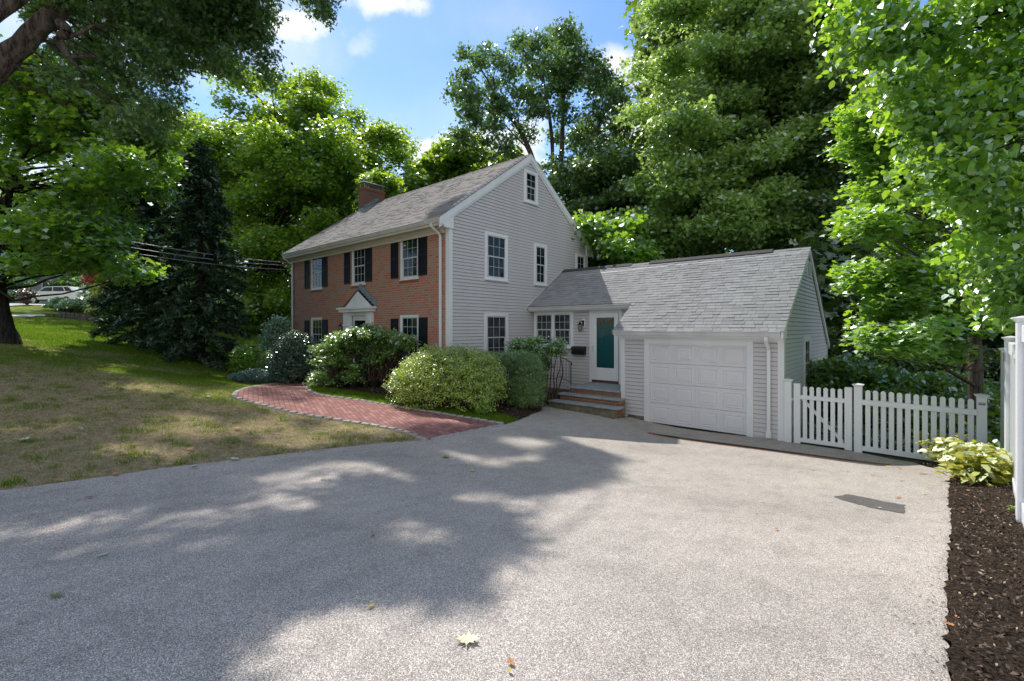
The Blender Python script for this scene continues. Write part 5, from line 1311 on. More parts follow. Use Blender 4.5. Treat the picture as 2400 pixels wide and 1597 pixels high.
# understory behind the picket fence and garage
def shrub(name, label, cat, centers, R, flat, nclump, rc, nleaf, size, mat, shape='oval', up=.5, stems=None, group=None, hollow=.75, twig='twig', low=-.2, sr=.014, droop=0, core=None):
    b_ = stems[0]; t = thing(name, label, cat, b_, group)
    mb = MB(); limbs(mb, lambda e: Vector(min(stems, key=lambda q: (Vector(q)-Vector(e)).length)), [tuple(c_) for c_ in centers], sr, .004, .02, 5, .10)
    C, P = clump_pts(centers, R, flat, nclump, rc, nleaf, low, hollow)
    for c_ in centers:
        near = C[np.argsort(((C-np.array(c_))**2).sum(1))[:16:2]]; limbs(mb, tuple(c_), [tuple(q) for q in near], sr*.5, .002, .03, 3, .08)
    mb.build('stem', twig, t, smooth=True); leaves('foliage', P, size, mat, t, shape, up, droop=droop); return t
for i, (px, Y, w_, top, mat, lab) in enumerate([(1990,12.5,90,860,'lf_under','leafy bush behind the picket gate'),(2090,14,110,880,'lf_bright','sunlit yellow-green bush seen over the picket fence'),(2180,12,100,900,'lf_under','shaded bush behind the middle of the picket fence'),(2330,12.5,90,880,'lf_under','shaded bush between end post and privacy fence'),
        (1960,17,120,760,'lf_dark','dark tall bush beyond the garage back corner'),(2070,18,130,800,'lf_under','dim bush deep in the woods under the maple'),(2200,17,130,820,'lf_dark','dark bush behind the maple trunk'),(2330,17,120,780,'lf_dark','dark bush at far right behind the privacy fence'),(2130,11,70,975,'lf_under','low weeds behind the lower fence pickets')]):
    gg = ground_pt(px, Y); base = Vector(gg); topz = at(px, top, Y).z; H = max(.5, topz-gg[2]); R = w_/F*Y
    cs = [base+Vector((rng.uniform(-R, R), rng.uniform(-R, R)*.6, rng.uniform(.15, .9)*H)) for _ in range(16)]
    shrub('bush', lab, 'bush', cs, .5, .7, 34, .16, 22, .14, mat, 'oval', .5, [gg, (gg[0]+.4, gg[1]+.2, gg[2]), (gg[0]-.4, gg[1]+.1, gg[2])])
# far-off wood: nobody could count its trees
P = []
for (x0, x1, y0_, y1_, Y, n_, s_) in ((-500, 260, 420, 640, 52, 420, 1.5), (240, 640, 300, 800, 40, 500, 1.3), (640, 1500, 430, 800, 44, 500, 1.3), (1380, 2000, 330, 820, 34, 600, 1.2), (1900, 2800, 100, 900, 26, 900, 1.0), (1900, 2600, 560, 960, 21, 420, .8), (1500,1960,-100,560,31,500,1.1)):
    px = rng.uniform(x0, x1, n_); py = rng.uniform(y0_, y1_, n_)
    for a, b_ in zip(px, py): P.append(np.array(at(a, b_, Y+rng.uniform(-4, 4)))+rng.normal(size=(42, 3))*s_*np.array([.6, .6, .45]))
P = np.concatenate(P); P = P[P[:, 2] > hgt(P[:, 0], P[:, 1])]
tag(leaves('distant_woodland', P, .42, 'lf_dark', None, 'maple', .5), 'far-off wood of mixed trees closing the view behind the garden', 'woodland', kind='stuff')
P = []
xx = rng.uniform(7.9, 22, 9000); yy = rng.uniform(3.4, 20, 9000); zz = hgt(xx, yy)
P = np.column_stack([xx, yy, zz+rng.uniform(0, .3, 9000)]); P = np.repeat(P, 5, 0)+rng.normal(size=(45000, 3))*.1
tag(leaves('ground_cover', P, .11, 'lf_under', None, 'oval', .6), 'low leafy ground cover behind the picket fence', 'ground cover', kind='stuff')

# ================================================================== SHRUBS AND BEDS NEAR THE HOUSE
def dome(name, label, mat, cx, Y, rx, H, px_dummy=None, n=60, R=.3, nl=14, rc=.07, size=.05, shape='oval', depth_=None, flat_top=.75, stems=6, zlift=.12, up=.5, droop=0, seed=0, base_fill=.35, cat='shrub', pts=None, twig='twig', squash=2.2):
    """clipped rounded shrub: shell of boughs over a superellipsoid"""
    c = ground_pt(cx, Y); rxm = rx/F*Y; dep = depth_ or rxm; right = np.array([CC, CS, 0]); fwd = np.array([-CS, CC, 0])
    cen = []; k = 0
    ga = PI*(3-math.sqrt(5))
    N_ = n
    for i in range(N_):
        zz = 1-(i+.5)/N_*(1+base_fill); r_ = math.sqrt(max(0, 1-abs(zz)**squash))**(2/squash) if abs(zz) < 1 else 0; a = i*ga
        q = rng.uniform(.86, 1.0)
        p = np.array(c)+right*(rxm-R*.7)*r_*math.cos(a)*q+fwd*(dep-R*.7)*r_*math.sin(a)*q
        p[2] = c[2]+zlift+(H-zlift)*(base_fill/(1+base_fill))+(H*(1/(1+base_fill))-R*.6)*zz*q
        cen.append(p)
    cen += [np.array(c)+right*rng.uniform(-.5, .5)*rxm+fwd*rng.uniform(-.5, .5)*dep+np.array([0, 0, H*rng.uniform(.3, .7)]) for _ in range(n//5)]
    st = [(c[0]+rng.uniform(-.25, .25), c[1]+rng.uniform(-.25, .25), c[2]-.05) for _ in range(stems)]
    return shrub(name, label, cat, cen, R, .85, nl, rc, 14, size, mat, shape, up, st, hollow=.6, twig=twig, low=-.6, droop=droop)
dome('azalea', 'large clipped azalea mound with yellow-green and some brown leaves beside the brick walk', 'lf_azalea', 1054, 12.1, 140, 1.50, n=110, R=.27, nl=26, rc=.06, size=.042, depth_=1.25, up=.35)
# brown dead sprigs inside the azalea
M['lf_dead'] = leaf_mat('dead_sprigs', (.10, .045, .02), (.24, .11, .06), (.3, .12, .05), .2, .1, .6)
# rhododendron (its lower right side is open and shows the bare stems)
def rhodo(label, cx, Y, boughs, size, base, R=.26, nl=20, mat='lf_rhodo', rc=.075):
    st = [ground_pt(cx+d, Y) for d in base]
    return shrub('rhododendron', label, 'shrub', boughs, R, .8, nl, rc, 13, size, mat, 'oval', .55, st, hollow=.6, twig='twig', low=-.5, sr=.03, droop=.15)
rb = []
for _ in range(125):
    a, b_ = rng.uniform(742, 962), rng.uniform(772, 905)
    tp = 772+28*((a-868)/95)**2*(1 if a < 868 else .6); bt = 900 if a < 835 else (900-(a-835)*.72)
    if b_ < tp+8 or b_ > bt-3: continue
    rb.append(at(a, b_, 14.35+rng.uniform(-.8, .8)))
for _ in range(40):
    a = rng.uniform(748, 958); rb.append(at(a, 780+22*((a-868)/95)**2+rng.uniform(0, 18), 14.35+rng.uniform(-.9, .9)))
rhodo('big glossy rhododendron covering the lower half of the front entry', 858, 14.35, rb, .088, (-60, -30, 0, 15, 40), .25, 17)
rb = [at(a, b_, 13.9+rng.uniform(-.45, .45)) for a, b_ in sample_px([(1200,812),(1225,802),(1300,803),(1318,822),(1305,852),(1275,868),(1265,900),(1225,905),(1200,850)], 62)]
rhodo('open rhododendron with crooked bare stems under the breezeway window', 1283, 13.9, rb, .075, (-8, 0, 8), .19, 16)
dome('holly_shrub', 'round clipped dark holly ball with glossy leaves left of the big rhododendron', 'lf_holly', 693, 16.0, 54, 1.68, n=80, R=.24, nl=30, rc=.06, size=.05, depth_=.8, up=.4)
dome('yew_hedge', 'soft green clipped yew hedge with a rounded end beside the entry steps', 'lf_yew', 1232, 12.7, 42, 1.42, n=60, R=.22, nl=34, rc=.055, size=.06, shape='needle', depth_=.5, up=.3, squash=3.5, base_fill=.7, zlift=.05)
hb = []
for k in range(46):
    t_ = rng.uniform(0, 1); x = 1112+95*t_; hb.append(at(x, 832+6*t_+rng.uniform(0, 26), 13.4-.7*t_+rng.uniform(-.35, .35)))
for k in range(20):
    hb.append(at(rng.uniform(1190, 1250), rng.uniform(838, 850), 12.9+rng.uniform(-.3, .3)))
shrub('yew_hedge', 'flat-topped stretch of yew hedge running behind the azalea', 'hedge', hb, .20, .8, 34, .055, 14, .06, 'lf_yew', 'needle', .3, [ground_pt(1185, 13.0)], hollow=.6)
dome('small_shrub', 'small bright yellow-green shrub at the foot of the hemlocks', 'lf_bright', 582, 17.0, 34, 1.02, n=34, R=.2, nl=20, rc=.07, size=.075, depth_=.55)
dome('small_shrub', 'pale green shrub half hidden behind the holly ball', 'lf_rhodo', 640, 17.0, 32, .95, n=34, R=.2, nl=18, rc=.07, size=.06, depth_=.5)
dome('dogwood_shrub', 'taller pale blue-green shrub against the left corner of the brick wall', 'lf_pale', 655, 20.3, 34, 2.1, n=36, R=.3, nl=16, rc=.12, size=.09, depth_=.7, base_fill=.1)
dome('juniper', 'low blue-green spreading juniper at the edge of the mulch', 'lf_juniper', 596, 15.6, 58, .36, n=60, R=.16, nl=20, rc=.06, size=.08, shape='spray', depth_=.5, zlift=0, base_fill=.1, up=.5)
dome('small_shrub', 'little leafy sprig growing at the front edge of the planting bed', 'lf_bright', 1130, 11.2, 13, .28, n=10, R=.07, nl=10, rc=.03, size=.04, depth_=.12, stems=3)
MB().box(-.36, .36, -.16, .16, -.1, .20).build('granite_step_stone', 'granite', None, bevel=.02)
gs = bpy.data.objects['granite_step_stone']; p = gp(755, 897); gs.location = (p[0]-.15, p[1]+.1, h1(*p)+.02); gs.rotation_euler = (0, 0, -.3)
tag(gs, 'rough grey granite block at the end of the brick walk under the rhododendron', 'stone')
# yellowing perennials by the end post of the picket fence
gg = [gp(2215, 1098), gp(2270, 1110), gp(2320, 1125), gp(2350, 1140), gp(2240, 1075), gp(2300, 1090), gp(2345, 1110), gp(2200, 1080), gp(2290, 1135)]
t = thing('perennial_clump', 'yellowing leafy perennial clump between the picket end post and privacy fence', 'plant', (gg[1][0], gg[1][1], h1(*gg[1])))
P = []; A = []; mb = MB()
for (x, y) in gg:
    if x > 11.0: x = 11.0-.1*rng.random()
    z = h1(x, y)
    for k in range(44):
        a = rng.uniform(0, 2*PI); l = rng.uniform(.1, .36); d = np.array([math.cos(a), math.sin(a), 0]); hh = rng.uniform(.08, .46)
        q = np.array([x, y, z])+d*l+np.array([0, 0, hh]); mb.tube([(x, y, z), tuple(np.array([x, y, z])+d*l*.5+np.array([0, 0, hh*.8])), tuple(q)], [.004, .003, .002], 4, False)
        for _ in range(5): P.append(q+rng.normal(size=3)*.04); A.append(d*.8+np.array([0, 0, -.15]))
mb.build('stem', 'lf_yew', t); leaves('foliage', np.array(P), .115, 'lf_hosta', t, 'oval', .6, axis=np.array(A), width=1.05, fold=.2)
bl = MB(); x, y = gp(2268, 1090); z = h1(x, y)
bl.add([(x, y, z+.2), (x+.05, y+.02, z+.42), (x+.14, y+.05, z+.62), (x+.10, y+.0, z+.40), (x+.04, y-.01, z+.25)], [(0, 1, 2, 3, 4)]); bl.build('tall_blade', 'lf_hosta', t)
w_ = ground_pt(2383, 4.5); x, y = gp(2384, 1206)
P = np.array([[x, y, h1(x, y)+.05]])+rng.normal(size=(60, 3))*np.array([.035, .035, .018])
tag(leaves('weed', P, .04, 'lf_bright', None, 'oval', .5), 'tiny green weed at the foot of the nearest privacy fence post', 'weed')

# ================================================================== FALLEN LEAVES
M['fl_pale'] = paint('leaf_pale', (.80, .78, .48), .6, .2, 30, streak=(1, 1, 1)); M['fl_orange'] = paint('leaf_orange', (.50, .23, .10), .7, .3, 30, streak=(1, 1, 1))
M['fl_brown'] = paint('leaf_brown', (.26, .11, .055), .7, .3, 30, streak=(1, 1, 1)); M['fl_tan'] = paint('leaf_tan', (.55, .42, .28), .7, .3, 30, streak=(1, 1, 1))
M['fl_green'] = paint('leaf_green', (.20, .26, .06), .6, .3, 30, streak=(1, 1, 1)); M['fl_white'] = paint('leaf_white', (.55, .58, .48), .6, .2, 30, streak=(1, 1, 1)); M['fl_yellow'] = paint('leaf_yellow', (.60, .48, .06), .6, .2, 30, streak=(1, 1, 1))
LOBES = {
 'maple': [(0,-.5),(.09,-.22),(.30,-.34),(.26,-.14),(.52,-.08),(.38,.06),(.50,.22),(.27,.18),(.24,.34),(.12,.27),(0,.52),(-.12,.27),(-.24,.34),(-.27,.18),(-.50,.22),(-.38,.06),(-.52,-.08),(-.26,-.14),(-.30,-.34),(-.09,-.22)],
 'oak': [(0,-.5),(.08,-.30),(.24,-.26),(.12,-.12),(.30,-.02),(.14,.08),(.26,.22),(.10,.26),(0,.5),(-.10,.26),(-.26,.22),(-.14,.08),(-.30,-.02),(-.12,-.12),(-.24,-.26),(-.08,-.30)],
 'plain': [(0,-.5),(.16,-.25),(.20,.05),(.10,.32),(0,.5),(-.10,.32),(-.20,.05),(-.16,-.25)]}
def fallen(px, py, size, kind, mat, label, curl=.25, lift=.035, group=None):
    x, y = gp(px, py); z = h1(x, y)+lift
    o2 = LOBES[kind]; r = random.Random(int(px*7+py)); mb = MB(); n = len(o2)
    cz = lambda a, b_: curl*size*((a*a)*1.6+(b_*b_)*.8)+r.uniform(0, .02)*size
    vs = [(a*size*r.uniform(.88, 1.1), b_*size*r.uniform(.88, 1.1), cz(a, b_)) for a, b_ in o2]
    mids = [(v[0]*.5, v[1]*.5, v[2]*.28) for v in vs]
    mb.add(vs+mids+[(0, 0, 0)], [(i, (i+1) % n, n+(i+1) % n, n+i) for i in range(n)]+[(n+i, n+(i+1) % n, 2*n) for i in range(n)])
    mb.tube([(0, -.02*size, .004), (0, -.5*size, cz(0, .5)), (.06*size, -.85*size, .02)], [.0012, .0012, .001], 4)
    o = mb.build({'maple': 'maple_leaf', 'oak': 'oak_leaf', 'plain': 'fallen_leaf'}[kind], mat)
    o.location = (x, y, z); o.rotation_euler = (r.uniform(-.12, .12), r.uniform(-.12, .12), r.uniform(0, 6.28))
    return tag(o, label, 'leaf', group)
FL = [(1096,1518,.105,'maple','fl_pale','large pale yellow maple leaf lying on the driveway near the bottom edge'),
 (1198,1573,.055,'oak','fl_orange','orange-brown curled oak leaf at bottom centre of the driveway'),(1196,1594,.035,'plain','fl_yellow','small yellow leaf scrap just below the orange oak leaf'),
 (871,1437,.05,'plain','fl_yellow','narrow yellow leaf on the sunlit edge of the large driveway shadow'),(132,1413,.07,'maple','fl_green','green and yellow maple leaf in the shaded lower left of the driveway'),
 (241,1315,.07,'plain','fl_white','whitish green leaf in the shade left on the driveway'),(209,1176,.06,'oak','fl_brown','brown oak leaf in the shade near the lawn side of the driveway'),
 (271,1120,.13,'oak','fl_orange','wide rust-tan leaf curled at the lawn and driveway edge'),(137,1133,.12,'oak','fl_orange','rusty leaf at the lawn edge near the left of the photo'),
 (757,1130,.07,'maple','fl_tan','tan leaf in the sunlit patch in the middle of the shadow'),(1045,1078,.13,'maple','fl_green','dark green leaf on the driveway below the brick walk end'),
 (1108,1111,.07,'maple','fl_yellow','yellow-green leaf right of the dark green driveway leaf'),(804,1079,.07,'plain','fl_tan','tan leaf scrap on the driveway just off the lawn'),
 (874,1268,.045,'oak','fl_brown','reddish leaf in the centre of the tree shadow'),(1787,1184,.05,'maple','fl_tan','pale tan leaf alone on the sunny driveway'),(1820,1250,.06,'oak','fl_orange','orange leaf alone on the sunny driveway, below the pale tan one'),
 (1272,1029,.09,'plain','fl_tan','pale leaf on the driveway near the entry steps'),(1316,1083,.05,'plain','fl_brown','tiny brown leaf in the lit gap of the shadow edge'),(1496,1040,.08,'oak','fl_brown','brown leaf near the left end of the trench drain'),
 (2085,1100,.17,'oak','fl_tan','curled pale oak leaf at the right end of the trench drain'),(2110,1104,.10,'plain','fl_orange','orange leaf beside the end of the trench drain'),(2163,1115,.15,'oak','fl_tan','curled pale oak leaf between drain and yellow plant'),
 (1905,1106,.07,'maple','fl_tan','cream leaf nearest the garage downspout on the driveway'),(1987,1110,.07,'maple','fl_tan','cream leaf below the picket gate on the driveway'),(2044,1120,.06,'oak','fl_brown','brown leaf on the driveway below the middle picket post'),
 (2113,1132,.08,'plain','fl_yellow','yellow leaf on the driveway left of the yellow plant'),(2106,1173,.09,'plain','fl_orange','orange leaf just above the dark asphalt patch'),(2167,1165,.06,'oak','fl_tan','tan leaf right of the dark asphalt patch'),
 (2063,1199,.05,'maple','fl_white','white leaf scrap on the lower edge of the dark asphalt patch'),(2245,1160,.09,'plain','fl_orange','upper orange leaf at the mulch edge under the yellow plant'),(2268,1158,.10,'plain','fl_orange','orange leaf on the mulch right under the yellow plant'),
 (2225,1169,.09,'oak','fl_orange','orange leaf where mulch meets asphalt near the yellow plant'),(2289,1212,.08,'plain','fl_orange','orange leaf on mulch left of the nearest fence post'),(2306,1207,.11,'plain','fl_orange','longer orange leaf on mulch closest to the nearest fence post'),
 (2258,1200,.06,'maple','fl_brown','pinkish brown leaf on the mulch edge'),(2320,1186,.07,'plain','fl_orange','dull orange leaf high on the mulch beside the fence'),(2278,1316,.085,'plain','fl_orange','orange leaf alone halfway down the mulch strip'),
 (2250,1300,.07,'oak','fl_tan','tan leaf where the mulch strip bulges into the driveway'),(2243,1464,.05,'plain','fl_orange','small orange leaf low on the mulch strip'),(2225,1480,.06,'oak','fl_orange','torn orange leaf on the lower mulch edge'),
 (2300,1462,.04,'plain','fl_orange','tiny orange leaf low on the mulch near the right edge'),(2207,1388,.035,'plain','fl_orange','tiny orange leaf on the asphalt edge of the mulch strip'),
 (55,1038,.13,'maple','fl_white','white leaf on the dry lawn at far left'),(127,1036,.10,'oak','fl_brown','brown leaf on the dry lawn right of the white one'),(315,1050,.12,'oak','fl_brown','brown leaf beside the bright patch on the lawn'),
 (448,1060,.12,'oak','fl_orange','rusty leaf just right of the bright lawn patch'),(540,1052,.16,'oak','fl_orange','pair-sized rusty leaf in the middle of the front lawn'),(558,1010,.16,'oak','fl_orange','rusty leaf on the lawn below the curved walk'),
 (550,1085,.12,'maple','fl_white','pale green leaf at the lawn edge in front'),(592,1087,.08,'plain','fl_tan','cream leaf at the lawn edge right of the pale green one'),(455,1104,.09,'oak','fl_brown','brown leaf on the lawn edge, centre left'),
 (398,1096,.12,'oak','fl_tan','tan curled leaf on the dry lawn above the driveway edge'),(192,1013,.10,'plain','fl_white','thin white leaf on the lawn far left of the bright patch'),(690,1062,.10,'oak','fl_brown','brown leaf on the lawn tip nearest the walk'),
 (490,935,.10,'maple','fl_white','pale leaf on the green lawn band left of the walk curve'),(378,880,.12,'plain','fl_tan','tan leaf on the lit strip of the upper lawn')]
for f_ in FL: fallen(f_[0], f_[1], f_[2]*1.1, f_[3], f_[4], f_[5], lift=.038 if f_[0] > 700 or f_[1] > 1110 else .045)

# ================================================================== OVERHEAD CABLES
def cable(p, q, sag, r, label):
    p, q = Vector(p), Vector(q); pts = [p.lerp(q, i/24)-Vector((0, 0, sag*4*(i/24)*(1-i/24))) for i in range(25)]
    o = MB().tube(pts, r*1.15, 5).build('overhead_cable', 'wire', None, smooth=True); return tag(o, label, 'cable')
hc = Vector((WL-.06, -.10, 5.36))
pole = tuple(at(-600, 372, 9))
cable(hc, (pole[0], pole[1], pole[2]+.12), .35, .011, 'topmost grey service cable running from the house corner over the lawn')
cable(hc-Vector((0, 0, .12)), (pole[0], pole[1], pole[2]), .42, .010, 'middle grey service cable below the topmost one')
cable(hc-Vector((0, 0, .30)), (pole[0]+.2, pole[1], pole[2]-.22), .40, .009, 'lowest thin service cable reaching the house corner')
o = MB().tube([hc+Vector((.02, 0, 0)), hc+Vector((-.30, -.22, .06)), hc+Vector((-.55, -.40, .11))], [.014, .022, .012], 6).build('cable_splice', paint('red_sleeve', (.30, .06, .04), .6), None)
tag(o, 'reddish sleeve on the service cable at the corner of the house', 'cable sleeve')

# ================================================================== FAR LEFT: NEIGHBOUR'S GARDEN ACROSS THE LAWN
def strip_between(name, A_, B_, lift, mat):
    """sheet between two lists of photo points laid on the terrain"""
    a_ = [gp(*p) for p in A_]; b_ = [gp(*p) for p in B_]
    return sheet(name, a_+b_[::-1], 1.0, lift, mat)
M['conc_path'] = paint('pale_road', (.55, .53, .52), .9, .1, 2, streak=(1, 1, 1))
def rp_(px, Y, l=0): p = at(px, Y0, Y); return (p.x, p.y, h1(p.x, p.y)+l)
def quad_strip(name, pts, mat, kind='structure'):
    mb = MB(); n = len(pts)
    vs = []
    for (px0, Ya, Yb) in pts: vs += [rp_(px0, Ya, .06), rp_(px0, Yb, .06)]
    mb.add(vs, [(2*i, 2*i+2, 2*i+3, 2*i+1) for i in range(n-1)]); o = mb.build(name, mat, None); o['kind'] = kind; return o
quad_strip('sidewalk', [(-200, 25, 26.2), (0, 27, 28.2), (60, 28, 29), (110, 29.3, 30.0)], 'conc_path')
quad_strip('road', [(-200, 31, 35), (0, 33, 37), (60, 35, 38.5), (120, 37, 39.5), (200, 39, 41)], 'conc_path')
wl = thing('stone_wall', 'low dry-laid dark stone wall crossing the far edge of the lawn', 'wall', rp_(190, 28))
mb = MB(); r = random.Random(5)
for i in range(46):
    px = 112+i*3.3; Y = 29.6-.9*(i/46); hgt_ = .50 if i > 8 else .28
    for k in range(3):
        a = Vector(rp_(px+r.uniform(-1, 1), Y)); b_ = Vector(rp_(px+3.1, Y-.02)); z0_ = a.z-.1+k*hgt_/3
        d_ = (b_-a); d_.z = 0; n_ = Vector((-d_.y, d_.x, 0)).normalized()*(.16+r.uniform(-.03, .03))
        q = [a-n_, b_-n_, b_+n_, a+n_]
        mb.add([(p.x, p.y, z0_) for p in q]+[(p.x, p.y, z0_+hgt_/3-.012) for p in q], [(0,3,2,1),(4,5,6,7),(0,1,5,4),(1,2,6,5),(2,3,7,6),(3,0,4,7)])
mb.build('wall', 'stone_dark', wl)
def small(name, label, cat, px, Y, w_, H, mat, n=26, size=.16, cone=False, nl=26, low=.1):
    g_0 = rp_(px, Y); R = w_/F*Y; cs = []
    for i in range(n):
        t_ = rng.uniform(.05, 1); rr = R*(1-t_ if cone else math.sqrt(max(0, 1-(t_-.4)**2/.5)))*rng.uniform(.3, 1); a = rng.uniform(0, 2*PI)
        cs.append(np.array(g_0)+np.array([rr*math.cos(a), rr*math.sin(a), low+t_*(H-low)]))
    return shrub(name, label, cat, cs, R*.35, .8, 12, R*.13, nl, size, mat, 'oval', .5, [g_0], hollow=.6)
small('arborvitae', 'golden cone-shaped conifer at the far side of the lawn', 'conifer', 232, 31.5, 24, 2.0, 'lf_gold', 40, .13, True)
small('red_maple', 'dark red japanese maple beyond the golden conifer', 'tree', 245, 36, 40, 3.7, 'lf_red', 40, .17, low=1.9)
small('purple_shrub', 'brownish purple clipped shrub across the lawn at far left', 'shrub', 65, 36, 17, 1.1, 'lf_purple', 24, .10)
for i, (px, w_, lab) in enumerate([(135, 20, 'pale leafy bed plants at the left end of the far flower bed'), (168, 24, 'pale leafy bed plants in the middle of the far flower bed'), (203, 20, 'green leafy bed plants beside the golden conifer')]):
    small('bed_plant', lab, 'plant', px, 33+i*.2, w_, .78, 'lf_pale', 22, .15)
for px, Y, w_, H, mat, lab in [(20, 42, 40, 2.0, 'lf_pale', 'pale hedge at far left beyond the road'), (-60, 40, 50, 2.2, 'lf_under', 'green hedge at the left frame edge beyond the road'), (170, 46, 34, 3.0, 'lf_under', 'green shrubs behind the white parked car'), (205, 44, 22, 2.6, 'lf_bright', 'light green shrub between parked car and red maple'), (262, 27, 22, 1.7, 'lf_under', 'green shrub at the left foot of the hemlocks')]:
    small('bush', lab, 'bush', px, Y, w_, H, mat, 26, .2)
# the neighbour's grey house, mostly hidden by the maple
nh = thing('grey_house', 'neighbouring blue-grey house glimpsed through the maple leaves', 'house', rp_(90, 50))
c0 = Vector(rp_(95, 50)); rv = Vector((CC, CS, 0)); fv = Vector((-CS, CC, 0))
TH = lambda a, b_, z: tuple(c0+rv*a+fv*b_+Vector((0, 0, z)))
MB(TH).box(-5.2, 3.4, 0, 8, -.5, 3.6).build('wall', paint('blue_grey_paint', (.22, .26, .33), .6), nh)
MB(TH).add([(-5.6, -.5, 3.5), (3.8, -.5, 3.5), (3.8, 8.5, 3.5), (-5.6, 8.5, 3.5), (-5.6, 4, 6.3), (3.8, 4, 6.3)], [(0, 1, 5, 4), (2, 3, 4, 5), (0, 4, 3), (1, 2, 5), (0, 3, 2, 1)]).build('roof', 'shingle_grey', nh)
for a in (-4.4, -2.2, .2):
    w0 = MB(TH).box(a, a+1.1, -.08, -.005, 1.1, 2.5).build('window', 'white', nh); MB(TH).box(a+.1, a+1.0, -.10, -.081, 1.2, 2.4).build('pane', 'pane', w0)
MB(TH).box(2.0, 2.9, -.07, -.005, 0, 2.1).build('door', 'white', nh)
# parked white car
c1 = Vector(rp_(140, 42)); c1.z += .02
TC = lambda a, b_, z: tuple(c1+rv*a+fv*b_+Vector((0, 0, z)))
car = thing('parked_car', 'white parked wagon standing sideways behind the far flower bed', 'car', tuple(c1))
def loft(T, secs):
    """secs: list of (y, [(x, z)...]) cross profiles"""
    mb = MB(T); n = len(secs[0][1]); vs = []
    for y, pr_ in secs: vs += [(x, y, z) for x, z in pr_]
    fs = [(i*n+k, i*n+(k+1) % n, (i+1)*n+(k+1) % n, (i+1)*n+k) for i in range(len(secs)-1) for k in range(n)]
    fs += [tuple(range(n))[::-1], tuple(range((len(secs)-1)*n, len(secs)*n))]
    return mb.add(vs, fs)
prof = [(-2.3,.35),(-2.35,.75),(-2.2,.98),(-1.3,1.06),(2.15,1.08),(2.3,.85),(2.32,.4)]
loft(TC, [(-.88, [(x*.98, z*.97+.01) for x, z in prof]), (-.80, prof), (.80, prof), (.88, [(x*.98, z*.97+.01) for x, z in prof])]).build('body', paint('car_white', (.78, .79, .80), .2), car, bevel=.03)
cab = [(-1.25,1.05),(-.55,1.52),(1.55,1.56),(2.1,1.07)]
loft(TC, [(-.80, cab), (-.66, [(x*.93, z) for x, z in cab]), (.66, [(x*.93, z) for x, z in cab]), (.80, cab)]).build('roof', paint('car_white_roof', (.78, .79, .80), .2), car, bevel=.02)
for pw in ([(-1.0,1.12),(-.5,1.45),(.10,1.48),(.10,1.12)], [(.2,1.12),(.2,1.48),(1.0,1.49),(1.2,1.12)], [(1.3,1.12),(1.1,1.49),(1.5,1.49),(1.85,1.12)]):
    MB(TC).prism(pw, -.825, -.81, 'y').build('side_window', 'pane', car)
for x in (-1.45, 1.4):
    w0 = MB(TC).add([(x+.33*math.cos(2*PI*k/20), y, .33+.33*math.sin(2*PI*k/20)) for y in (-.90, -.68) for k in range(20)], [tuple(range(20))[::-1], tuple(range(20, 40))]+[(k, (k+1) % 20, 20+(k+1) % 20, 20+k) for k in range(20)]).build('wheel', 'black', car)
    MB(TC).add([(x+.20*math.cos(2*PI*k/16), -.906, .33+.20*math.sin(2*PI*k/16)) for k in range(16)], [tuple(range(16))]).build('rim', 'gutter', w0)
MB(TC).box(-2.36, -2.18, -.84, -.6, .72, .90).build('tail_light', paint('red_lamp', (.7, .12, .04), .3), car)
MB(TC).box(2.18, 2.33, -.84, -.6, .70, .86).build('headlight', 'gutter', car)

# ================================================================== CAMERA, SUN, SKY
cam = bpy.data.cameras.new('camera'); co = bpy.data.objects.new('camera', cam); COL.objects.link(co)
cam.sensor_width = 36; cam.lens = 36*F/2400; cam.shift_y = -30.5/2400; cam.clip_end = 2000; cam.clip_start = .05
co.location = (CU, CV, CH); co.rotation_euler = (PI/2, 0, CA); sc.camera = co
sl = bpy.data.lights.new('sun', 'SUN'); sl.energy = 5.0; sl.angle = math.radians(.55); sl.color = (1, .955, .88)
so = bpy.data.objects.new('sun', sl); COL.objects.link(so); so.rotation_euler = SUN.to_track_quat('Z', 'Y').to_euler()
w = bpy.data.worlds.new('World'); sc.world = w; w.use_nodes = True; nt = w.node_tree
bg = nt.nodes['Background']
sky = N(nt, 'ShaderNodeTexSky', sky_type='NISHITA'); sky.sun_disc = False
sky.sun_elevation = math.asin(SUN.z); sky.sun_rotation = math.atan2(SUN.x, SUN.y); sky.air_density = 1.0; sky.dust_density = .15; sky.ozone_density = 2.2
tc = N(nt, 'ShaderNodeTexCoord')
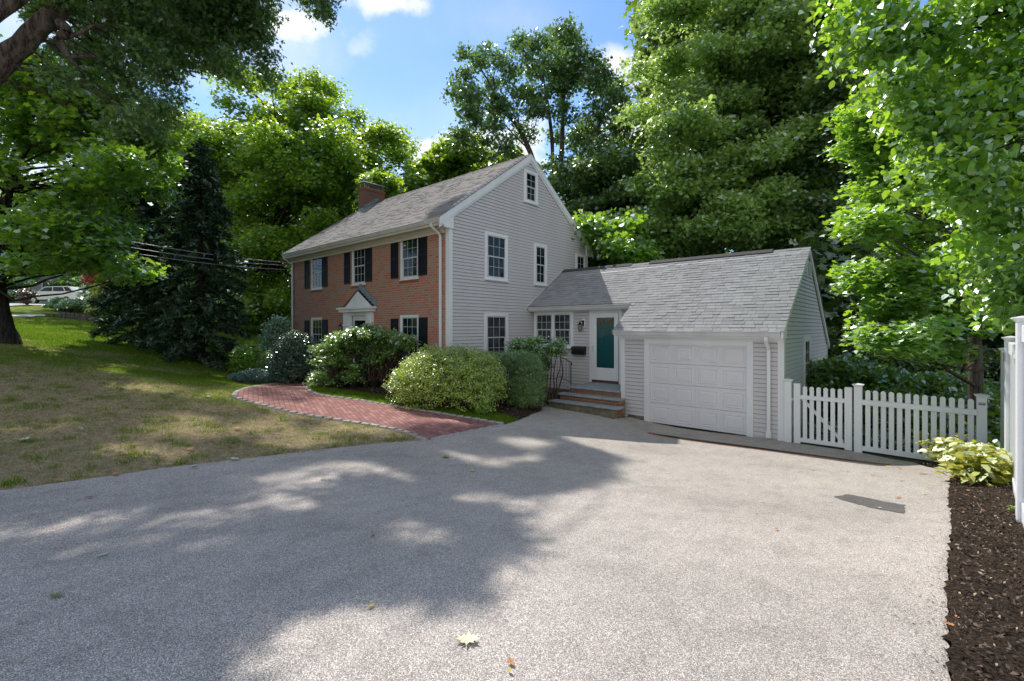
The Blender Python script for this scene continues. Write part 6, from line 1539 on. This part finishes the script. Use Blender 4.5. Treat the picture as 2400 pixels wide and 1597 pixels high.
def cloud(px, py, rx, ry, stren, sc_, rot=0, thr=.5, soft=.22):
    """mask of one cloud round the direction of photo position (px, py); rx, ry in tangent units"""
    d = (at(px, py, 1)-Vector((CU, CV, CH))).normalized()
    r = d.cross(Vector((0, 0, 1))).normalized(); u = r.cross(d)
    ca, sa = math.cos(rot), math.sin(rot); r, u = r*ca+u*sa, u*ca-r*sa
    def dot(v, s):
        n = N(nt, 'ShaderNodeVectorMath', operation='DOT_PRODUCT'); L(nt, tc.outputs['Generated'], n.inputs[0]); n.inputs[1].default_value = v
        m_ = N(nt, 'ShaderNodeMath', operation='MULTIPLY'); L(nt, n.outputs['Value'], m_.inputs[0]); m_.inputs[1].default_value = s; return m_.outputs[0]
    a_, b_ = dot(r, 1/rx), dot(u, 1/ry)
    l = N(nt, 'ShaderNodeCombineXYZ'); L(nt, a_, l.inputs[0]); L(nt, b_, l.inputs[1])
    ln = N(nt, 'ShaderNodeVectorMath', operation='LENGTH'); L(nt, l.outputs[0], ln.inputs[0])
    front = N(nt, 'ShaderNodeVectorMath', operation='DOT_PRODUCT'); L(nt, tc.outputs['Generated'], front.inputs[0]); front.inputs[1].default_value = d
    gt = N(nt, 'ShaderNodeMath', operation='GREATER_THAN'); L(nt, front.outputs['Value'], gt.inputs[0]); gt.inputs[1].default_value = .3
    no = N(nt, 'ShaderNodeTexNoise'); sv(no, 'Scale', sc_); sv(no, 'Detail', 7); sv(no, 'Roughness', .6); L(nt, tc.outputs['Generated'], no.inputs['Vector'])
    s = N(nt, 'ShaderNodeMath', operation='SUBTRACT'); s.inputs[0].default_value = 1; L(nt, ln.outputs['Value'], s.inputs[1])
    k = N(nt, 'ShaderNodeMath', operation='MULTIPLY_ADD'); L(nt, s.outputs[0], k.inputs[0]); k.inputs[1].default_value = .34; L(nt, no.outputs['Fac'], k.inputs[2])
    mr = N(nt, 'ShaderNodeMapRange', interpolation_type='SMOOTHSTEP'); L(nt, k.outputs[0], mr.inputs[0]); mr.inputs[1].default_value = thr+.05; mr.inputs[2].default_value = thr+soft+.05; mr.inputs[4].default_value = stren
    e_ = N(nt, 'ShaderNodeMath', operation='MULTIPLY'); L(nt, mr.outputs[0], e_.inputs[0]); L(nt, gt.outputs[0], e_.inputs[1])
    return e_.outputs[0]
masks = [cloud(660, 62, .085, .035, .95, 7, .45, .55), cloud(905, -2, .09, .03, 1, 7, 0, .5), cloud(835, 120, .06, .035, .5, 9, .6, .6, .3), cloud(775, 90, .08, .03, .4, 8, .4, .58, .3),
         cloud(1490, 165, .12, .055, 1, 6, -.5, .45), cloud(1510, 300, .11, .075, 1, 6, 0, .4), cloud(1030, 368, .12, .035, 1, 9, .1, .42), cloud(1170, 340, .14, .05, .9, 9, 0, .42),
         cloud(300, 20, .35, .12, .8, 3, .1, .42, .5), cloud(1160, 50, .2, .07, .25, 4, 0, .5, .5), cloud(1560, 0, .06, .02, .6, 8, .5, .5), cloud(150, 560, .5, .2, .8, 3, 0, .3, .5), cloud(930,310,.35,.12,.3,3,0,.4,.6)]
acc = masks[0]
for q in masks[1:]:
    mxn = N(nt, 'ShaderNodeMath', operation='MAXIMUM'); L(nt, acc, mxn.inputs[0]); L(nt, q, mxn.inputs[1]); acc = mxn.outputs[0]
# unseen bright clouds added behind the camera as neutral fill for shaded walls
dn = N(nt, 'ShaderNodeVectorMath', operation='DOT_PRODUCT'); L(nt, tc.outputs['Generated'], dn.inputs[0]); dn.inputs[1].default_value = Vector((CS*.85, -CC*.85, .22)).normalized()
no = N(nt, 'ShaderNodeTexNoise'); sv(no, 'Scale', 2.2); sv(no, 'Detail', 6); L(nt, tc.outputs['Generated'], no.inputs['Vector'])
k_ = N(nt, 'ShaderNodeMath', operation='MULTIPLY_ADD'); L(nt, dn.outputs['Value'], k_.inputs[0]); k_.inputs[1].default_value = .75; L(nt, no.outputs['Fac'], k_.inputs[2])
mr = N(nt, 'ShaderNodeMapRange', interpolation_type='SMOOTHSTEP'); L(nt, k_.outputs[0], mr.inputs[0]); mr.inputs[1].default_value = .62; mr.inputs[2].default_value = .95; mr.inputs[4].default_value = .8
fill_bank = mr.outputs[0]
hs = N(nt, 'ShaderNodeHueSaturation'); sv(hs, 'Saturation', 1.12); sv(hs, 'Value', 1.35); L(nt, sky.outputs[0], hs.inputs['Color'])
c = mix(nt, fill_bank, hs.outputs[0], (6.2, 6.2, 6.1)); c = mix(nt, acc, c, (7.2, 7.4, 7.8))
L(nt, c, bg.inputs['Color']); sv(bg, 'Strength', .15)
sc.view_settings.view_transform = 'Standard'; sc.view_settings.look = 'None'; sc.view_settings.exposure = 0
sc.cycles.max_bounces = 8; sc.cycles.transparent_max_bounces = 12; sc.cycles.diffuse_bounces = 4; sc.cycles.glossy_bounces = 3; sc.cycles.transmission_bounces = 5
sc.cycles.sample_clamp_indirect = 6
